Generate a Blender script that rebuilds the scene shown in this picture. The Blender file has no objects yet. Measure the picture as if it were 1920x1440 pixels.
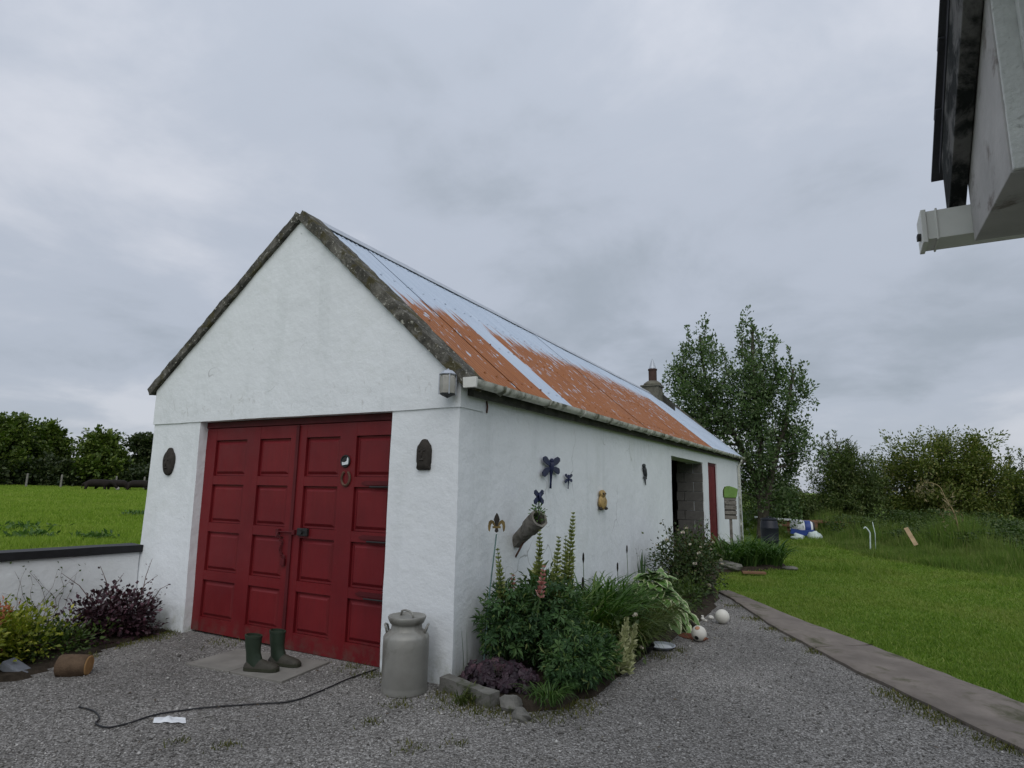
import bpy, bmesh, math, random
import numpy as np
from mathutils import Matrix, Vector, noise as mn

rnd = random.Random(7)
rng = np.random.default_rng(7)
sc = bpy.context.scene
COL = sc.collection
R = math.radians

# ------------------------------------------------------------------ camera
cam_data = bpy.data.cameras.new('camera')
cam = bpy.data.objects.new('camera', cam_data)
COL.objects.link(cam)
cam_data.sensor_width = 36.0
cam_data.lens = 21.33
cam_data.clip_end = 3000
cam_data.clip_start = 0.05
fw = Vector((-0.46623, 0.86844, 0.16866))
rt = Vector((0.88224, 0.47053, 0.01604))
up = Vector((0.06543, -0.15628, 0.98554))
cam.matrix_world = Matrix((
    (rt.x, up.x, -fw.x, 2.8687), (rt.y, up.y, -fw.y, -4.3954), (rt.z, up.z, -fw.z, 1.6), (0, 0, 0, 1)))
sc.camera = cam

# ------------------------------------------------------------------ sky and sun
SUN_DIR = Vector((0.42, -0.72, 0.80)).normalized()      # towards the sun
world = bpy.data.worlds.new('World')
sc.world = world
world.use_nodes = True
wn, wl = world.node_tree.nodes, world.node_tree.links
wn.clear()
w_out = wn.new('ShaderNodeOutputWorld')
sky = wn.new('ShaderNodeTexSky')
sky.sky_type = 'NISHITA'
sky.sun_disc = False
sky.sun_elevation = math.asin(SUN_DIR.z)
sky.sun_rotation = math.atan2(SUN_DIR.x, SUN_DIR.y)
bg_sky = wn.new('ShaderNodeBackground')
bg_sky.inputs['Strength'].default_value = 0.10
wl.new(sky.outputs[0], bg_sky.inputs['Color'])
# a closed deck of stratocumulus over that sky: cloud pattern on a plane overhead
tc = wn.new('ShaderNodeTexCoord')
sep = wn.new('ShaderNodeSeparateXYZ')
wl.new(tc.outputs['Generated'], sep.inputs[0])
def wmath(op, a, b=None):
    n = wn.new('ShaderNodeMath'); n.operation = op
    for i, v in enumerate((a, b)):
        if v is None: continue
        if isinstance(v, (int, float)): n.inputs[i].default_value = v
        else: wl.new(v, n.inputs[i])
    return n.outputs[0]
zden = wmath('ADD', wmath('MAXIMUM', sep.outputs['Z'], 0.0), 0.22)
cb = wn.new('ShaderNodeCombineXYZ')
wl.new(wmath('DIVIDE', sep.outputs['X'], zden), cb.inputs['X'])
wl.new(wmath('DIVIDE', sep.outputs['Y'], zden), cb.inputs['Y'])
cb.inputs['Z'].default_value = 25.8
def wnoise(scale, detail, rough, dist):
    n = wn.new('ShaderNodeTexNoise')
    n.inputs['Scale'].default_value = scale; n.inputs['Detail'].default_value = detail
    n.inputs['Roughness'].default_value = rough; n.inputs['Distortion'].default_value = dist
    wl.new(cb.outputs[0], n.inputs['Vector'])
    return n.outputs['Fac']
n_big = wnoise(0.55, 3.0, 0.5, 0.3)
n_mid = wnoise(1.7, 7.0, 0.56, 0.25)
nsum = wmath('ADD', wmath('MULTIPLY', n_big, 0.60), wmath('MULTIPLY', n_mid, 0.40))
cr = wn.new('ShaderNodeValToRGB')
cr.color_ramp.interpolation = 'EASE'
e = cr.color_ramp.elements
e[0].position = 0.37; e[0].color = (0.350, 0.392, 0.450, 1)
e[1].position = 0.61; e[1].color = (0.605, 0.630, 0.695, 1)
m = e.new(0.49); m.color = (0.455, 0.497, 0.575, 1)
wl.new(nsum, cr.inputs[0])
bg_cloud = wn.new('ShaderNodeBackground')
# an overcast deck is brighter overhead than near the horizon
wl.new(wmath('ADD', wmath('MULTIPLY', wmath('MAXIMUM', sep.outputs['Z'], 0.0), 0.40), 0.84), bg_cloud.inputs['Strength'])
wl.new(cr.outputs[0], bg_cloud.inputs['Color'])
wmix = wn.new('ShaderNodeMixShader')
wmix.inputs[0].default_value = 0.93
wl.new(bg_sky.outputs[0], wmix.inputs[1]); wl.new(bg_cloud.outputs[0], wmix.inputs[2])
wl.new(wmix.outputs[0], w_out.inputs['Surface'])

sun_data = bpy.data.lights.new('sun', 'SUN')
sun_data.energy = 1.2
sun_data.angle = R(60)
sun_data.color = (1.0, 0.98, 0.95)
sun = bpy.data.objects.new('sun', sun_data)
COL.objects.link(sun)
sun.location = (5, -9, 12)
sun.rotation_euler = (-SUN_DIR).to_track_quat('-Z', 'Y').to_euler()

sc.view_settings.view_transform = 'Standard'
sc.view_settings.look = 'None'
sc.view_settings.exposure = 0.16
sc.view_settings.gamma = 1.0
sc.view_settings.use_curve_mapping = False

# ------------------------------------------------------------------ helpers: objects
WM = {}                                   # world matrices of the parents
def put(o, parent=None, M=None):
    COL.objects.link(o)
    if M is not None: o.matrix_basis = M
    if parent is not None:
        o.parent = parent
        o.matrix_parent_inverse = WM.get(parent.name, Matrix.Identity(4)).inverted()
    WM[o.name] = M.copy() if M is not None else Matrix.Identity(4)
    return o
def thing(name, label, cat, loc=(0, 0, 0), group=None):
    o = bpy.data.objects.new(name, None)
    o.empty_display_size = 0.1
    put(o, None, Matrix.Translation(Vector(loc)))
    return tag(o, label, cat, group)
def tag(o, label, cat, group=None):
    o['label'] = label; o['category'] = cat
    if group: o['group'] = group
    return o
def struct(o):
    o['kind'] = 'structure'; return o
def stuff(o):
    o['kind'] = 'stuff'; return o
def inst(name, me, M, parent=None):
    return put(bpy.data.objects.new(name, me), parent, M)

class MB:
    """collects geometry in world (or local) coordinates; build() links ONE mesh object"""
    def __init__(s): s.v = []; s.f = []; s.mi = []; s.cur = 0
    def add(s, vs, fs):
        b = len(s.v); s.v += [tuple(x) for x in vs]
        for f in fs: s.f.append([b + i for i in f]); s.mi.append(s.cur)
        return s
    def box(s, x0, x1, y0, y1, z0, z1, M=None):
        vs = [(x0,y0,z0),(x1,y0,z0),(x1,y1,z0),(x0,y1,z0),(x0,y0,z1),(x1,y0,z1),(x1,y1,z1),(x0,y1,z1)]
        if M is not None: vs = [M @ Vector(v) for v in vs]
        return s.add(vs, [(0,3,2,1),(4,5,6,7),(0,1,5,4),(1,2,6,5),(2,3,7,6),(3,0,4,7)])
    def prism(s, poly, a, b, axis='z', M=None):
        """2D polygon extruded from a to b along axis"""
        def P(p, h):
            q = {'z': (p[0], p[1], h), 'y': (p[0], h, p[1]), 'x': (h, p[0], p[1])}[axis]
            return M @ Vector(q) if M is not None else q
        n = len(poly)
        vs = [P(p, a) for p in poly] + [P(p, b) for p in poly]
        fs = [tuple(range(n))[::-1], tuple(range(n, 2*n))] + [(i, (i+1) % n, n+(i+1) % n, n+i) for i in range(n)]
        return s.add(vs, fs)
    def tube(s, pts, rad, n=8, caps=True):
        pts = [Vector(p) for p in pts]
        if isinstance(rad, (int, float)): rad = [rad] * len(pts)
        vs = []; up0 = None
        for i, p in enumerate(pts):
            t = (pts[min(i+1, len(pts)-1)] - pts[max(i-1, 0)])
            t = t.normalized() if t.length > 1e-9 else Vector((0, 0, 1))
            if up0 is None:
                up0 = Vector((0, 0, 1)) if abs(t.z) < 0.9 else Vector((1, 0, 0))
            u = t.cross(up0)
            if u.length < 1e-6: u = t.orthogonal()
            u.normalize(); w = u.cross(t).normalized(); up0 = w
            for k in range(n):
                a = 2*math.pi*k/n
                vs.append(p + u*math.cos(a)*rad[i] + w*math.sin(a)*rad[i])
        fs = []
        for i in range(len(pts)-1):
            for k in range(n):
                fs.append((i*n+k, i*n+(k+1) % n, (i+1)*n+(k+1) % n, (i+1)*n+k))
        if caps:
            fs.append(tuple(range(n))[::-1]); fs.append(tuple(range((len(pts)-1)*n, len(pts)*n)))
        return s.add(vs, fs)
    def lathe(s, prof, n=28, M=None):
        vs = []; fs = []
        for (r, z) in prof:
            for k in range(n):
                a = 2*math.pi*k/n
                v = (r*math.cos(a), r*math.sin(a), z)
                vs.append(M @ Vector(v) if M is not None else v)
        for i in range(len(prof)-1):
            for k in range(n):
                fs.append((i*n+k, i*n+(k+1) % n, (i+1)*n+(k+1) % n, (i+1)*n+k))
        if prof[0][0] > 1e-4: fs.append(tuple(range(n))[::-1])
        if prof[-1][0] > 1e-4: fs.append(tuple(range((len(prof)-1)*n, len(prof)*n)))
        return s.add(vs, fs)
    def rings(s, rings, caps=True):
        """rings: list of vertex loops of equal length"""
        n = len(rings[0]); vs = [v for r in rings for v in r]; fs = []
        for i in range(len(rings)-1):
            for k in range(n):
                fs.append((i*n+k, i*n+(k+1) % n, (i+1)*n+(k+1) % n, (i+1)*n+k))
        if caps:
            fs.append(tuple(range(n))[::-1]); fs.append(tuple(range((len(rings)-1)*n, len(rings)*n)))
        return s.add(vs, fs)
    def blob(s, c, r, seg=10, rg=7, amp=0.0, seed=0.0):
        """an uneven stone-like ball"""
        c = Vector(c); r = Vector(r) if hasattr(r, '__len__') else Vector((r, r, r))
        vs = []
        for i in range(rg+1):
            th = math.pi*i/rg
            for k in range(seg):
                a = 2*math.pi*k/seg
                d = Vector((math.sin(th)*math.cos(a), math.sin(th)*math.sin(a), math.cos(th)))
                q = 1 + amp*mn.noise(d*1.7 + Vector((seed, seed*1.3, 0)))
                vs.append(c + Vector((d.x*r.x, d.y*r.y, d.z*r.z))*q)
        fs = []
        for i in range(rg):
            for k in range(seg):
                fs.append((i*seg+k, (i+1)*seg+k, (i+1)*seg+(k+1) % seg, i*seg+(k+1) % seg))
        return s.add(vs, fs)
    def mesh(s, name, mats, smooth=False):
        me = bpy.data.meshes.new(name)
        me.from_pydata(s.v, [], s.f)
        for mt in (mats if isinstance(mats, (list, tuple)) else [mats]): me.materials.append(mt)
        me.polygons.foreach_set('material_index', s.mi)
        if smooth: me.polygons.foreach_set('use_smooth', [True]*len(s.f))
        me.update()
        return me
    def build(s, name, mats, parent=None, smooth=False, M=None, bevel=0.0, auto=None):
        me = s.mesh(name, mats, smooth)
        bm = bmesh.new(); bm.from_mesh(me)
        bmesh.ops.remove_doubles(bm, verts=bm.verts, dist=1e-5)
        bmesh.ops.recalc_face_normals(bm, faces=bm.faces)
        if bevel: bmesh.ops.bevel(bm, geom=list(bm.edges), offset=bevel, segments=2, affect='EDGES', profile=0.6)
        bm.to_mesh(me); bm.free()
        if auto is not None: me.set_sharp_from_angle(angle=R(auto))
        return put(bpy.data.objects.new(name, me), parent, M)

def gridbox(x0, x1, y0, y1, z0, z1, st, amp=0.0, cuts=(), fr=1.3):
    """box with a grid on each face, gently uneven like hand-laid render; cuts = planes (co, no) that cut away"""
    bm = bmesh.new(); vd = {}
    def V(p):
        k = (round(p[0], 4), round(p[1], 4), round(p[2], 4))
        if k not in vd: vd[k] = bm.verts.new(p)
        return vd[k]
    ax = [(x0, x1), (y0, y1), (z0, z1)]
    ns = [max(1, int(round((b-a)/st))) for a, b in ax]
    for d in range(3):
        a, b = [i for i in range(3) if i != d]
        for side in (0, 1):
            for i in range(ns[a]):
                for j in range(ns[b]):
                    q = []
                    for di, dj in ((0, 0), (1, 0), (1, 1), (0, 1)):
                        p = [0, 0, 0]
                        p[d] = ax[d][side]
                        p[a] = ax[a][0] + (ax[a][1]-ax[a][0])*(i+di)/ns[a]
                        p[b] = ax[b][0] + (ax[b][1]-ax[b][0])*(j+dj)/ns[b]
                        q.append(V(tuple(p)))
                    try: bm.faces.new(q)
                    except ValueError: pass
    for co, no in cuts:
        g = list(bm.verts) + list(bm.edges) + list(bm.faces)
        r_ = bmesh.ops.bisect_plane(bm, geom=g, plane_co=co, plane_no=no, clear_outer=True)
        bmesh.ops.contextual_create(bm, geom=[x for x in r_['geom_cut'] if isinstance(x, bmesh.types.BMEdge)])
    bmesh.ops.recalc_face_normals(bm, faces=bm.faces)
    if amp:
        for v in bm.verts:
            v.co += mn.noise_vector(v.co*fr)*amp + mn.noise_vector(v.co*fr*3.1)*amp*0.45
    return bm
def merge_bm(bms, name, mat, parent=None, smooth=True, auto=35):
    me = bpy.data.meshes.new(name)
    out = bmesh.new()
    for b in bms:
        t = bpy.data.meshes.new('t'); b.to_mesh(t); b.free(); out.from_mesh(t); bpy.data.meshes.remove(t)
    out.to_mesh(me); out.free()
    me.materials.append(mat)
    if smooth:
        me.polygons.foreach_set('use_smooth', [True]*len(me.polygons))
        me.set_sharp_from_angle(angle=R(auto))
    return put(bpy.data.objects.new(name, me), parent)

def np_mesh(name, V, F, mat, parent=None, smooth=False):
    """fast mesh from numpy arrays; F is (n,3) or (n,4)"""
    me = bpy.data.meshes.new(name)
    k = F.shape[1]
    me.vertices.add(len(V)); me.vertices.foreach_set('co', np.ascontiguousarray(V, dtype=np.float32).ravel())
    me.loops.add(F.size); me.loops.foreach_set('vertex_index', np.ascontiguousarray(F, dtype=np.int32).ravel())
    me.polygons.add(len(F)); me.polygons.foreach_set('loop_start', np.arange(0, F.size, k, dtype=np.int32))
    if smooth: me.polygons.foreach_set('use_smooth', np.ones(len(F), dtype=bool))
    me.materials.append(mat)
    me.update(calc_edges=True)
    return put(bpy.data.objects.new(name, me), parent)

# ------------------------------------------------------------------ helpers: materials
class NT:
    def __init__(s, name):
        s.m = bpy.data.materials.new(name); s.m.use_nodes = True
        s.n = s.m.node_tree.nodes; s.l = s.m.node_tree.links
        s.b = s.n['Principled BSDF']
        s.out = s.n['Material Output']
        s.tc = None
    def co(s, kind='Object', scale=None):
        if s.tc is None: s.tc = s.n.new('ShaderNodeTexCoord')
        o = s.tc.outputs[kind]
        if scale is not None:
            mp = s.n.new('ShaderNodeMapping'); mp.inputs['Scale'].default_value = scale
            s.l.new(o, mp.inputs['Vector']); o = mp.outputs[0]
        return o
    def noise(s, scale, detail=5, rough=0.55, dist=0.0, vec=None):
        t = s.n.new('ShaderNodeTexNoise')
        t.inputs['Scale'].default_value = scale; t.inputs['Detail'].default_value = detail
        t.inputs['Roughness'].default_value = rough; t.inputs['Distortion'].default_value = dist
        s.l.new(vec if vec is not None else s.co(), t.inputs['Vector'])
        return t.outputs['Fac']
    def voro(s, scale, vec=None, feat='F1', out='Distance'):
        t = s.n.new('ShaderNodeTexVoronoi'); t.feature = feat
        t.inputs['Scale'].default_value = scale
        s.l.new(vec if vec is not None else s.co(), t.inputs['Vector'])
        return t.outputs[out]
    def ramp(s, fac, stops, interp='LINEAR'):
        r_ = s.n.new('ShaderNodeValToRGB'); r_.color_ramp.interpolation = interp
        el = r_.color_ramp.elements
        while len(el) < len(stops): el.new(0.5)
        for i, (p, c) in enumerate(stops):
            el[i].position = p
            el[i].color = (c, c, c, 1) if isinstance(c, (int, float)) else (*c, 1)
        s.l.new(fac, r_.inputs[0])
        return r_.outputs[0]
    def math(s, op, a, b=0.0, clamp=False):
        t = s.n.new('ShaderNodeMath'); t.operation = op; t.use_clamp = clamp
        for i, v in enumerate((a, b)):
            if isinstance(v, (int, float)): t.inputs[i].default_value = v
            else: s.l.new(v, t.inputs[i])
        return t.outputs[0]
    def mix(s, fac, a, b, blend='MIX'):
        t = s.n.new('ShaderNodeMix'); t.data_type = 'RGBA'; t.blend_type = blend
        for idx, v in ((0, fac), (6, a), (7, b)):
            if isinstance(v, (int, float)): t.inputs[idx].default_value = v
            elif isinstance(v, (tuple, list)): t.inputs[idx].default_value = (*v, 1)
            else: s.l.new(v, t.inputs[idx])
        return t.outputs[2]
    def base(s, c):
        if isinstance(c, (tuple, list)): s.b.inputs['Base Color'].default_value = (*c, 1)
        else: s.l.new(c, s.b.inputs['Base Color'])
    def rough(s, v, spec=0.3):
        if isinstance(v, (int, float)): s.b.inputs['Roughness'].default_value = v
        else: s.l.new(v, s.b.inputs['Roughness'])
        s.b.inputs['Specular IOR Level'].default_value = spec
    def bump(s, h, strength=0.5, dist=0.01, prev=None):
        t = s.n.new('ShaderNodeBump'); t.inputs['Strength'].default_value = strength
        t.inputs['Distance'].default_value = dist
        s.l.new(h, t.inputs['Height'])
        if prev is not None: s.l.new(prev, t.inputs['Normal'])
        s.l.new(t.outputs[0], s.b.inputs['Normal'])
        return t.outputs[0]

def simple(name, c, rough=0.7, spec=0.3, var=0.18, scale=8, bump=0.15, metal=0.0, dirt=None):
    t = NT(name)
    nz = t.noise(scale, 6, 0.6)
    a = tuple(x*(1-var) for x in c); b = tuple(min(1, x*(1+var)) for x in c)
    colr = t.ramp(nz, [(0.3, a), (0.7, b)])
    if dirt is not None:
        dc, sc_, th = dirt
        colr = t.mix(t.ramp(t.noise(sc_, 7, 0.65, 0.4), [(th, 0.0), (th+0.14, 1.0)]), colr, dc)
    t.base(colr); t.rough(rough, spec)
    t.b.inputs['Metallic'].default_value = metal
    if bump: t.bump(t.noise(scale*6, 5, 0.6), bump, 0.01)
    return t.m

def leaf(name, c1, c2, c3=None, transl=0.25, rough=0.5, obj=False, spec=0.35):
    """foliage: colour differs from leaf to leaf"""
    t = NT(name)
    if obj:
        oi = t.n.new('ShaderNodeObjectInfo'); rv = oi.outputs['Random']
    else:
        g = t.n.new('ShaderNodeNewGeometry'); rv = g.outputs['Random Per Island']
    stops = [(0.0, c1), (0.8, c2), (1.0, c3 if c3 else c2)]
    colr = t.ramp(rv, stops)
    t.base(colr); t.rough(rough, spec)
    tr = t.n.new('ShaderNodeBsdfTranslucent')
    t.l.new(t.mix(1.0, colr, (0.75, 1.0, 0.35), 'MULTIPLY'), tr.inputs['Color'])
    mx = t.n.new('ShaderNodeMixShader'); mx.inputs[0].default_value = transl
    t.l.new(t.b.outputs[0], mx.inputs[1]); t.l.new(tr.outputs[0], mx.inputs[2])
    t.l.new(mx.outputs[0], t.out.inputs['Surface'])
    return t.m

# whitewashed render: streaks, mould specks, hairline grime
def plaster(name, c=(0.78, 0.81, 0.83), band=True):
    t = NT(name)
    big = t.noise(0.7, 4, 0.5)
    colr = t.mix(t.ramp(big, [(0.35, 0.0), (0.7, 1.0)]), tuple(x*0.93 for x in c), c)
    streak = t.noise(1.0, 6, 0.6, 0.2, t.co('Object', (3.2, 3.2, 0.35)))
    colr = t.mix(t.ramp(streak, [(0.54, 0.0), (0.80, 0.45)]), colr, (0.52, 0.56, 0.56))
    spots = t.math('MULTIPLY', t.ramp(t.noise(26, 4, 0.6), [(0.66, 0.0), (0.72, 1.0)]), t.ramp(t.noise(2.0, 4, 0.6), [(0.50, 0.0), (0.66, 0.8)]))
    colr = t.mix(spots, colr, (0.30, 0.31, 0.29))
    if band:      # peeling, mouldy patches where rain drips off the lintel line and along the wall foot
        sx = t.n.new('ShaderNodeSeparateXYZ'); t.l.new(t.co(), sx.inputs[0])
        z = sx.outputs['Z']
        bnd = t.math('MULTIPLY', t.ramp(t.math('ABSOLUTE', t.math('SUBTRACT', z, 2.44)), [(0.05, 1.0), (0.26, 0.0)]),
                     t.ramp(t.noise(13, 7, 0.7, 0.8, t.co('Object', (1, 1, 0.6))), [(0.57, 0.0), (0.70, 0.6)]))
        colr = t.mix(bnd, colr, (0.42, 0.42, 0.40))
        foot = t.math('MULTIPLY', t.ramp(z, [(0.02, 1.0), (0.30, 0.0)]), t.ramp(t.noise(7, 6, 0.7), [(0.42, 0.0), (0.62, 0.8)]))
        colr = t.mix(foot, colr, (0.33, 0.35, 0.27))
    wp = t.n.new('ShaderNodeVectorMath'); wp.operation = 'ADD'
    nv3 = t.n.new('ShaderNodeTexNoise'); nv3.inputs['Scale'].default_value = 2.5; t.l.new(t.co(), nv3.inputs['Vector'])
    sc3 = t.n.new('ShaderNodeVectorMath'); sc3.operation = 'SCALE'; sc3.inputs['Scale'].default_value = 0.55; t.l.new(nv3.outputs['Color'], sc3.inputs[0])
    t.l.new(t.co(), wp.inputs[0]); t.l.new(sc3.outputs[0], wp.inputs[1])
    crk = t.voro(0.75, wp.outputs[0], 'DISTANCE_TO_EDGE')
    crack = t.math('MULTIPLY', t.ramp(crk, [(0.0, 1.0), (0.005, 0.0)]), t.ramp(t.noise(0.9, 3, 0.5), [(0.56, 0.0), (0.62, 0.8)]))
    colr = t.mix(crack, colr, (0.25, 0.25, 0.24))
    colr = t.mix(t.ramp(t.noise(1.3, 7, 0.68, 0.3), [(0.56, 0.0), (0.78, 0.35)]), colr, (0.55, 0.58, 0.53))
    t.base(colr); t.rough(0.85, 0.2)
    b1 = t.bump(t.noise(4.0, 5, 0.6), 0.5, 0.035)
    t.bump(t.noise(45, 5, 0.65), 0.30, 0.006, b1)
    return t.m

M = {}
M['plaster'] = plaster('whitewashed_render')
M['plaster_plain'] = plaster('whitewashed_wall', (0.72, 0.74, 0.75), band=False)

t = NT('weathered_coping')      # concrete verge capped with moss and lichen
c1 = t.ramp(t.noise(9, 8, 0.7, 0.5), [(0.30, (0.030, 0.030, 0.026)), (0.50, (0.095, 0.091, 0.078)), (0.66, (0.19, 0.182, 0.16))])
lich = t.ramp(t.noise(28, 5, 0.6), [(0.60, 0.0), (0.66, 1.0)])
c1 = t.mix(lich, c1, (0.42, 0.41, 0.36))
moss = t.math('MULTIPLY', t.ramp(t.noise(6, 5, 0.6), [(0.52, 0.0), (0.6, 1.0)]), 0.7)
c1 = t.mix(moss, c1, (0.075, 0.065, 0.025))
t.base(c1); t.rough(0.95, 0.1)
t.bump(t.noise(38, 6, 0.7), 0.8, 0.02)
M['coping'] = t.m

def sheet_mat(name, rusty):
    """corrugated iron: galvanised grey; the rusty sheets carry old red oxide that has worn off towards the ridge"""
    t = NT(name)
    uv = t.n.new('ShaderNodeUVMap'); uv.uv_map = 'slope'
    sp = t.n.new('ShaderNodeSeparateXYZ'); t.l.new(uv.outputs[0], sp.inputs[0])
    s_, y_ = sp.outputs['X'], sp.outputs['Y']        # s: 0 eave .. 1 ridge ; y in metres
    mp = t.n.new('ShaderNodeMapping'); mp.inputs['Scale'].default_value = (1.7, 13.0, 1.0); t.l.new(uv.outputs[0], mp.inputs['Vector'])
    st = t.noise(1.0, 6, 0.62, 0.0, mp.outputs[0])
    mp2 = t.n.new('ShaderNodeMapping'); mp2.inputs['Scale'].default_value = (13.0, 24.0, 1.0); t.l.new(uv.outputs[0], mp2.inputs['Vector'])
    fl = t.noise(1.0, 4, 0.6, 0.0, mp2.outputs[0])
    grey = t.ramp(t.noise(2.2, 5, 0.55, 0.0, mp.outputs[0]), [(0.3, (0.37, 0.44, 0.54)), (0.7, (0.47, 0.54, 0.64))])
    if rusty:
        top = t.math('ADD', 0.53, t.math('MULTIPLY', t.math('MINIMUM', y_, 8.0), 0.026))
        d = t.math('SUBTRACT', top, s_)
        d = t.math('ADD', d, t.math('MULTIPLY', t.math('SUBTRACT', st, 0.5), 0.60))
        mask = t.ramp(d, [(0.0, 0.0), (0.07, 1.0)])
        flecks = t.ramp(t.math('ADD', fl, t.math('MULTIPLY', t.math('SUBTRACT', s_, 0.35), 0.10)), [(0.600, 0.0), (0.630, 0.9)])
        mask = t.math('MULTIPLY', mask, t.math('SUBTRACT', 1.0, flecks))
        rust = t.ramp(t.noise(3.0, 6, 0.6, 0.0, mp.outputs[0]), [(0.3, (0.215, 0.069, 0.018)), (0.55, (0.280, 0.098, 0.026)), (0.75, (0.335, 0.135, 0.044))])
        t.base(t.mix(mask, grey, rust))
    else:
        rs = t.ramp(t.math('ADD', st, t.math('MULTIPLY', s_, -0.05)), [(0.70, 0.0), (0.78, 0.5)])
        t.base(t.mix(rs, grey, (0.30, 0.13, 0.07)))
    t.rough(0.55, 0.4)
    t.bump(t.noise(30, 4, 0.6), 0.12, 0.005)
    return t.m
M['rusty_sheet'] = sheet_mat('rusty_corrugated_iron', True)
M['grey_sheet'] = sheet_mat('galvanised_corrugated_iron', False)

t = NT('red_door_paint')
big = t.noise(1.6, 5, 0.6)
red = t.ramp(big, [(0.3, (0.118, 0.0060, 0.0095)), (0.7, (0.178, 0.0090, 0.0130))])
grain = t.noise(3.0, 6, 0.65, 0.2, t.co('Object', (14, 14, 0.9)))
red = t.mix(t.ramp(grain, [(0.45, 0.0), (0.8, 0.45)]), red, (0.085, 0.007, 0.009))
red = t.mix(t.ramp(t.noise(40, 4, 0.6), [(0.72, 0.0), (0.76, 0.5)]), red, (0.26, 0.12, 0.12))
sxr = t.n.new('ShaderNodeSeparateXYZ'); t.l.new(t.co(), sxr.inputs[0])
red = t.mix(t.math('MULTIPLY', t.ramp(sxr.outputs['Z'], [(0.02, 1.0), (0.22, 0.0)]), t.ramp(t.noise(9, 6, 0.7), [(0.45, 0.0), (0.62, 0.75)])), red, (0.10, 0.070, 0.055))
red = t.mix(t.ramp(t.noise(17, 6, 0.7, 0.6), [(0.70, 0.0), (0.73, 0.7)]), red, (0.19, 0.075, 0.065))
red = t.mix(t.ramp(t.noise(0.8, 4, 0.6), [(0.45, 0.0), (0.7, 0.35)]), red, (0.15, 0.016, 0.016))
t.base(red); t.rough(t.ramp(t.noise(5, 4), [(0.3, 0.42), (0.7, 0.62)]), 0.35)
t.bump(grain, 0.25, 0.004)
M['red'] = t.m
M['red_dark'] = simple('old_red_paint', (0.085, 0.008, 0.011), 0.6, 0.3, 0.3, 3, 0.2)
M['black_iron'] = simple('black_iron', (0.018, 0.018, 0.018), 0.55, 0.4, 0.4, 20, 0.2)
M['rusty_iron'] = simple('rusty_iron', (0.10, 0.052, 0.035), 0.7, 0.3, 0.5, 25, 0.3)
M['gutter'] = simple('weathered_white_gutter', (0.56, 0.56, 0.50), 0.6, 0.35, 0.12, 6, 0.15, dirt=((0.11, 0.115, 0.075), 4.0, 0.48))
M['gutter_end'] = simple('cream_plastic', (0.66, 0.66, 0.62), 0.5, 0.35, 0.08, 6, 0.05)
M['soffit_dark'] = simple('mouldy_soffit', (0.05, 0.05, 0.042), 0.9, 0.2, 0.5, 9, 0.4)
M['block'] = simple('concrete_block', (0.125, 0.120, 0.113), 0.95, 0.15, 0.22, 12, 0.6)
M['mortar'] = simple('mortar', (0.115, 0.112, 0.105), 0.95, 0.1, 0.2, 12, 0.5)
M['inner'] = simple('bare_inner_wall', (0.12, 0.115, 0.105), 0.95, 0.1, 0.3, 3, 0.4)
M['concrete'] = simple('path_concrete', (0.185, 0.160, 0.140), 0.92, 0.15, 0.30, 2.2, 0.7, dirt=((0.085, 0.082, 0.052), 2.2, 0.52))
M['slab'] = simple('mat_grey', (0.215, 0.205, 0.185), 0.95, 0.1, 0.16, 5, 0.35)
M['black_cap'] = simple('black_coping_paint', (0.012, 0.0125, 0.014), 0.6, 0.3, 0.3, 8, 0.2)
M['chimney'] = simple('mossy_chimney_render', (0.13, 0.125, 0.10), 0.95, 0.1, 0.35, 6, 0.5)
M['terracotta'] = simple('sooty_terracotta', (0.062, 0.036, 0.030), 0.85, 0.2, 0.3, 6, 0.2)
M['zinc'] = simple('zinc', (0.42, 0.45, 0.50), 0.45, 0.5, 0.15, 6, 0.1, metal=0.3)
M['steel'] = simple('dull_aluminium', (0.28, 0.275, 0.25), 0.55, 0.5, 0.16, 4, 0.12, metal=0.35, dirt=((0.20, 0.19, 0.165), 4.0, 0.52))
M['boot'] = simple('green_rubber', (0.022, 0.036, 0.022), 0.45, 0.4, 0.2, 9, 0.1, dirt=((0.055, 0.052, 0.040), 6.0, 0.55))
M['boot_toe'] = simple('muddy_rubber', (0.050, 0.046, 0.036), 0.7, 0.3, 0.3, 14, 0.2)
M['sole'] = simple('dark_sole', (0.040, 0.042, 0.028), 0.75, 0.2, 0.2, 12, 0.2)
M['cable'] = simple('black_cable', (0.012, 0.012, 0.014), 0.45, 0.4, 0.2, 9, 0.0)
M['paper'] = simple('white_polythene', (0.72, 0.74, 0.76), 0.5, 0.3, 0.08, 9, 0.1)
M['stone'] = simple('grey_stone', (0.16, 0.155, 0.14), 0.95, 0.15, 0.3, 7, 0.7, dirt=((0.055, 0.065, 0.03), 5.0, 0.55))
M['slate'] = simple('slate_stone', (0.14, 0.15, 0.17), 0.8, 0.25, 0.25, 9, 0.4)
M['soil'] = simple('dark_soil', (0.040, 0.032, 0.024), 0.98, 0.1, 0.45, 12, 0.9)
M['bark'] = simple('grey_bark', (0.085, 0.075, 0.06), 0.95, 0.1, 0.35, 9, 0.8)
M['log_bark'] = simple('log_bark', (0.10, 0.068, 0.045), 0.95, 0.1, 0.35, 12, 0.8)
M['old_wood'] = simple('silvered_wood', (0.185, 0.172, 0.152), 0.9, 0.15, 0.3, 9, 0.6, dirt=((0.075, 0.068, 0.056), 8.0, 0.50))
M['cut_wood'] = simple('fresh_cut_wood', (0.34, 0.20, 0.085), 0.85, 0.2, 0.25, 14, 0.3)
M['dark_hollow'] = simple('rotten_heartwood', (0.02, 0.018, 0.015), 0.95, 0.1, 0.3, 12, 0.4)
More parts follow.
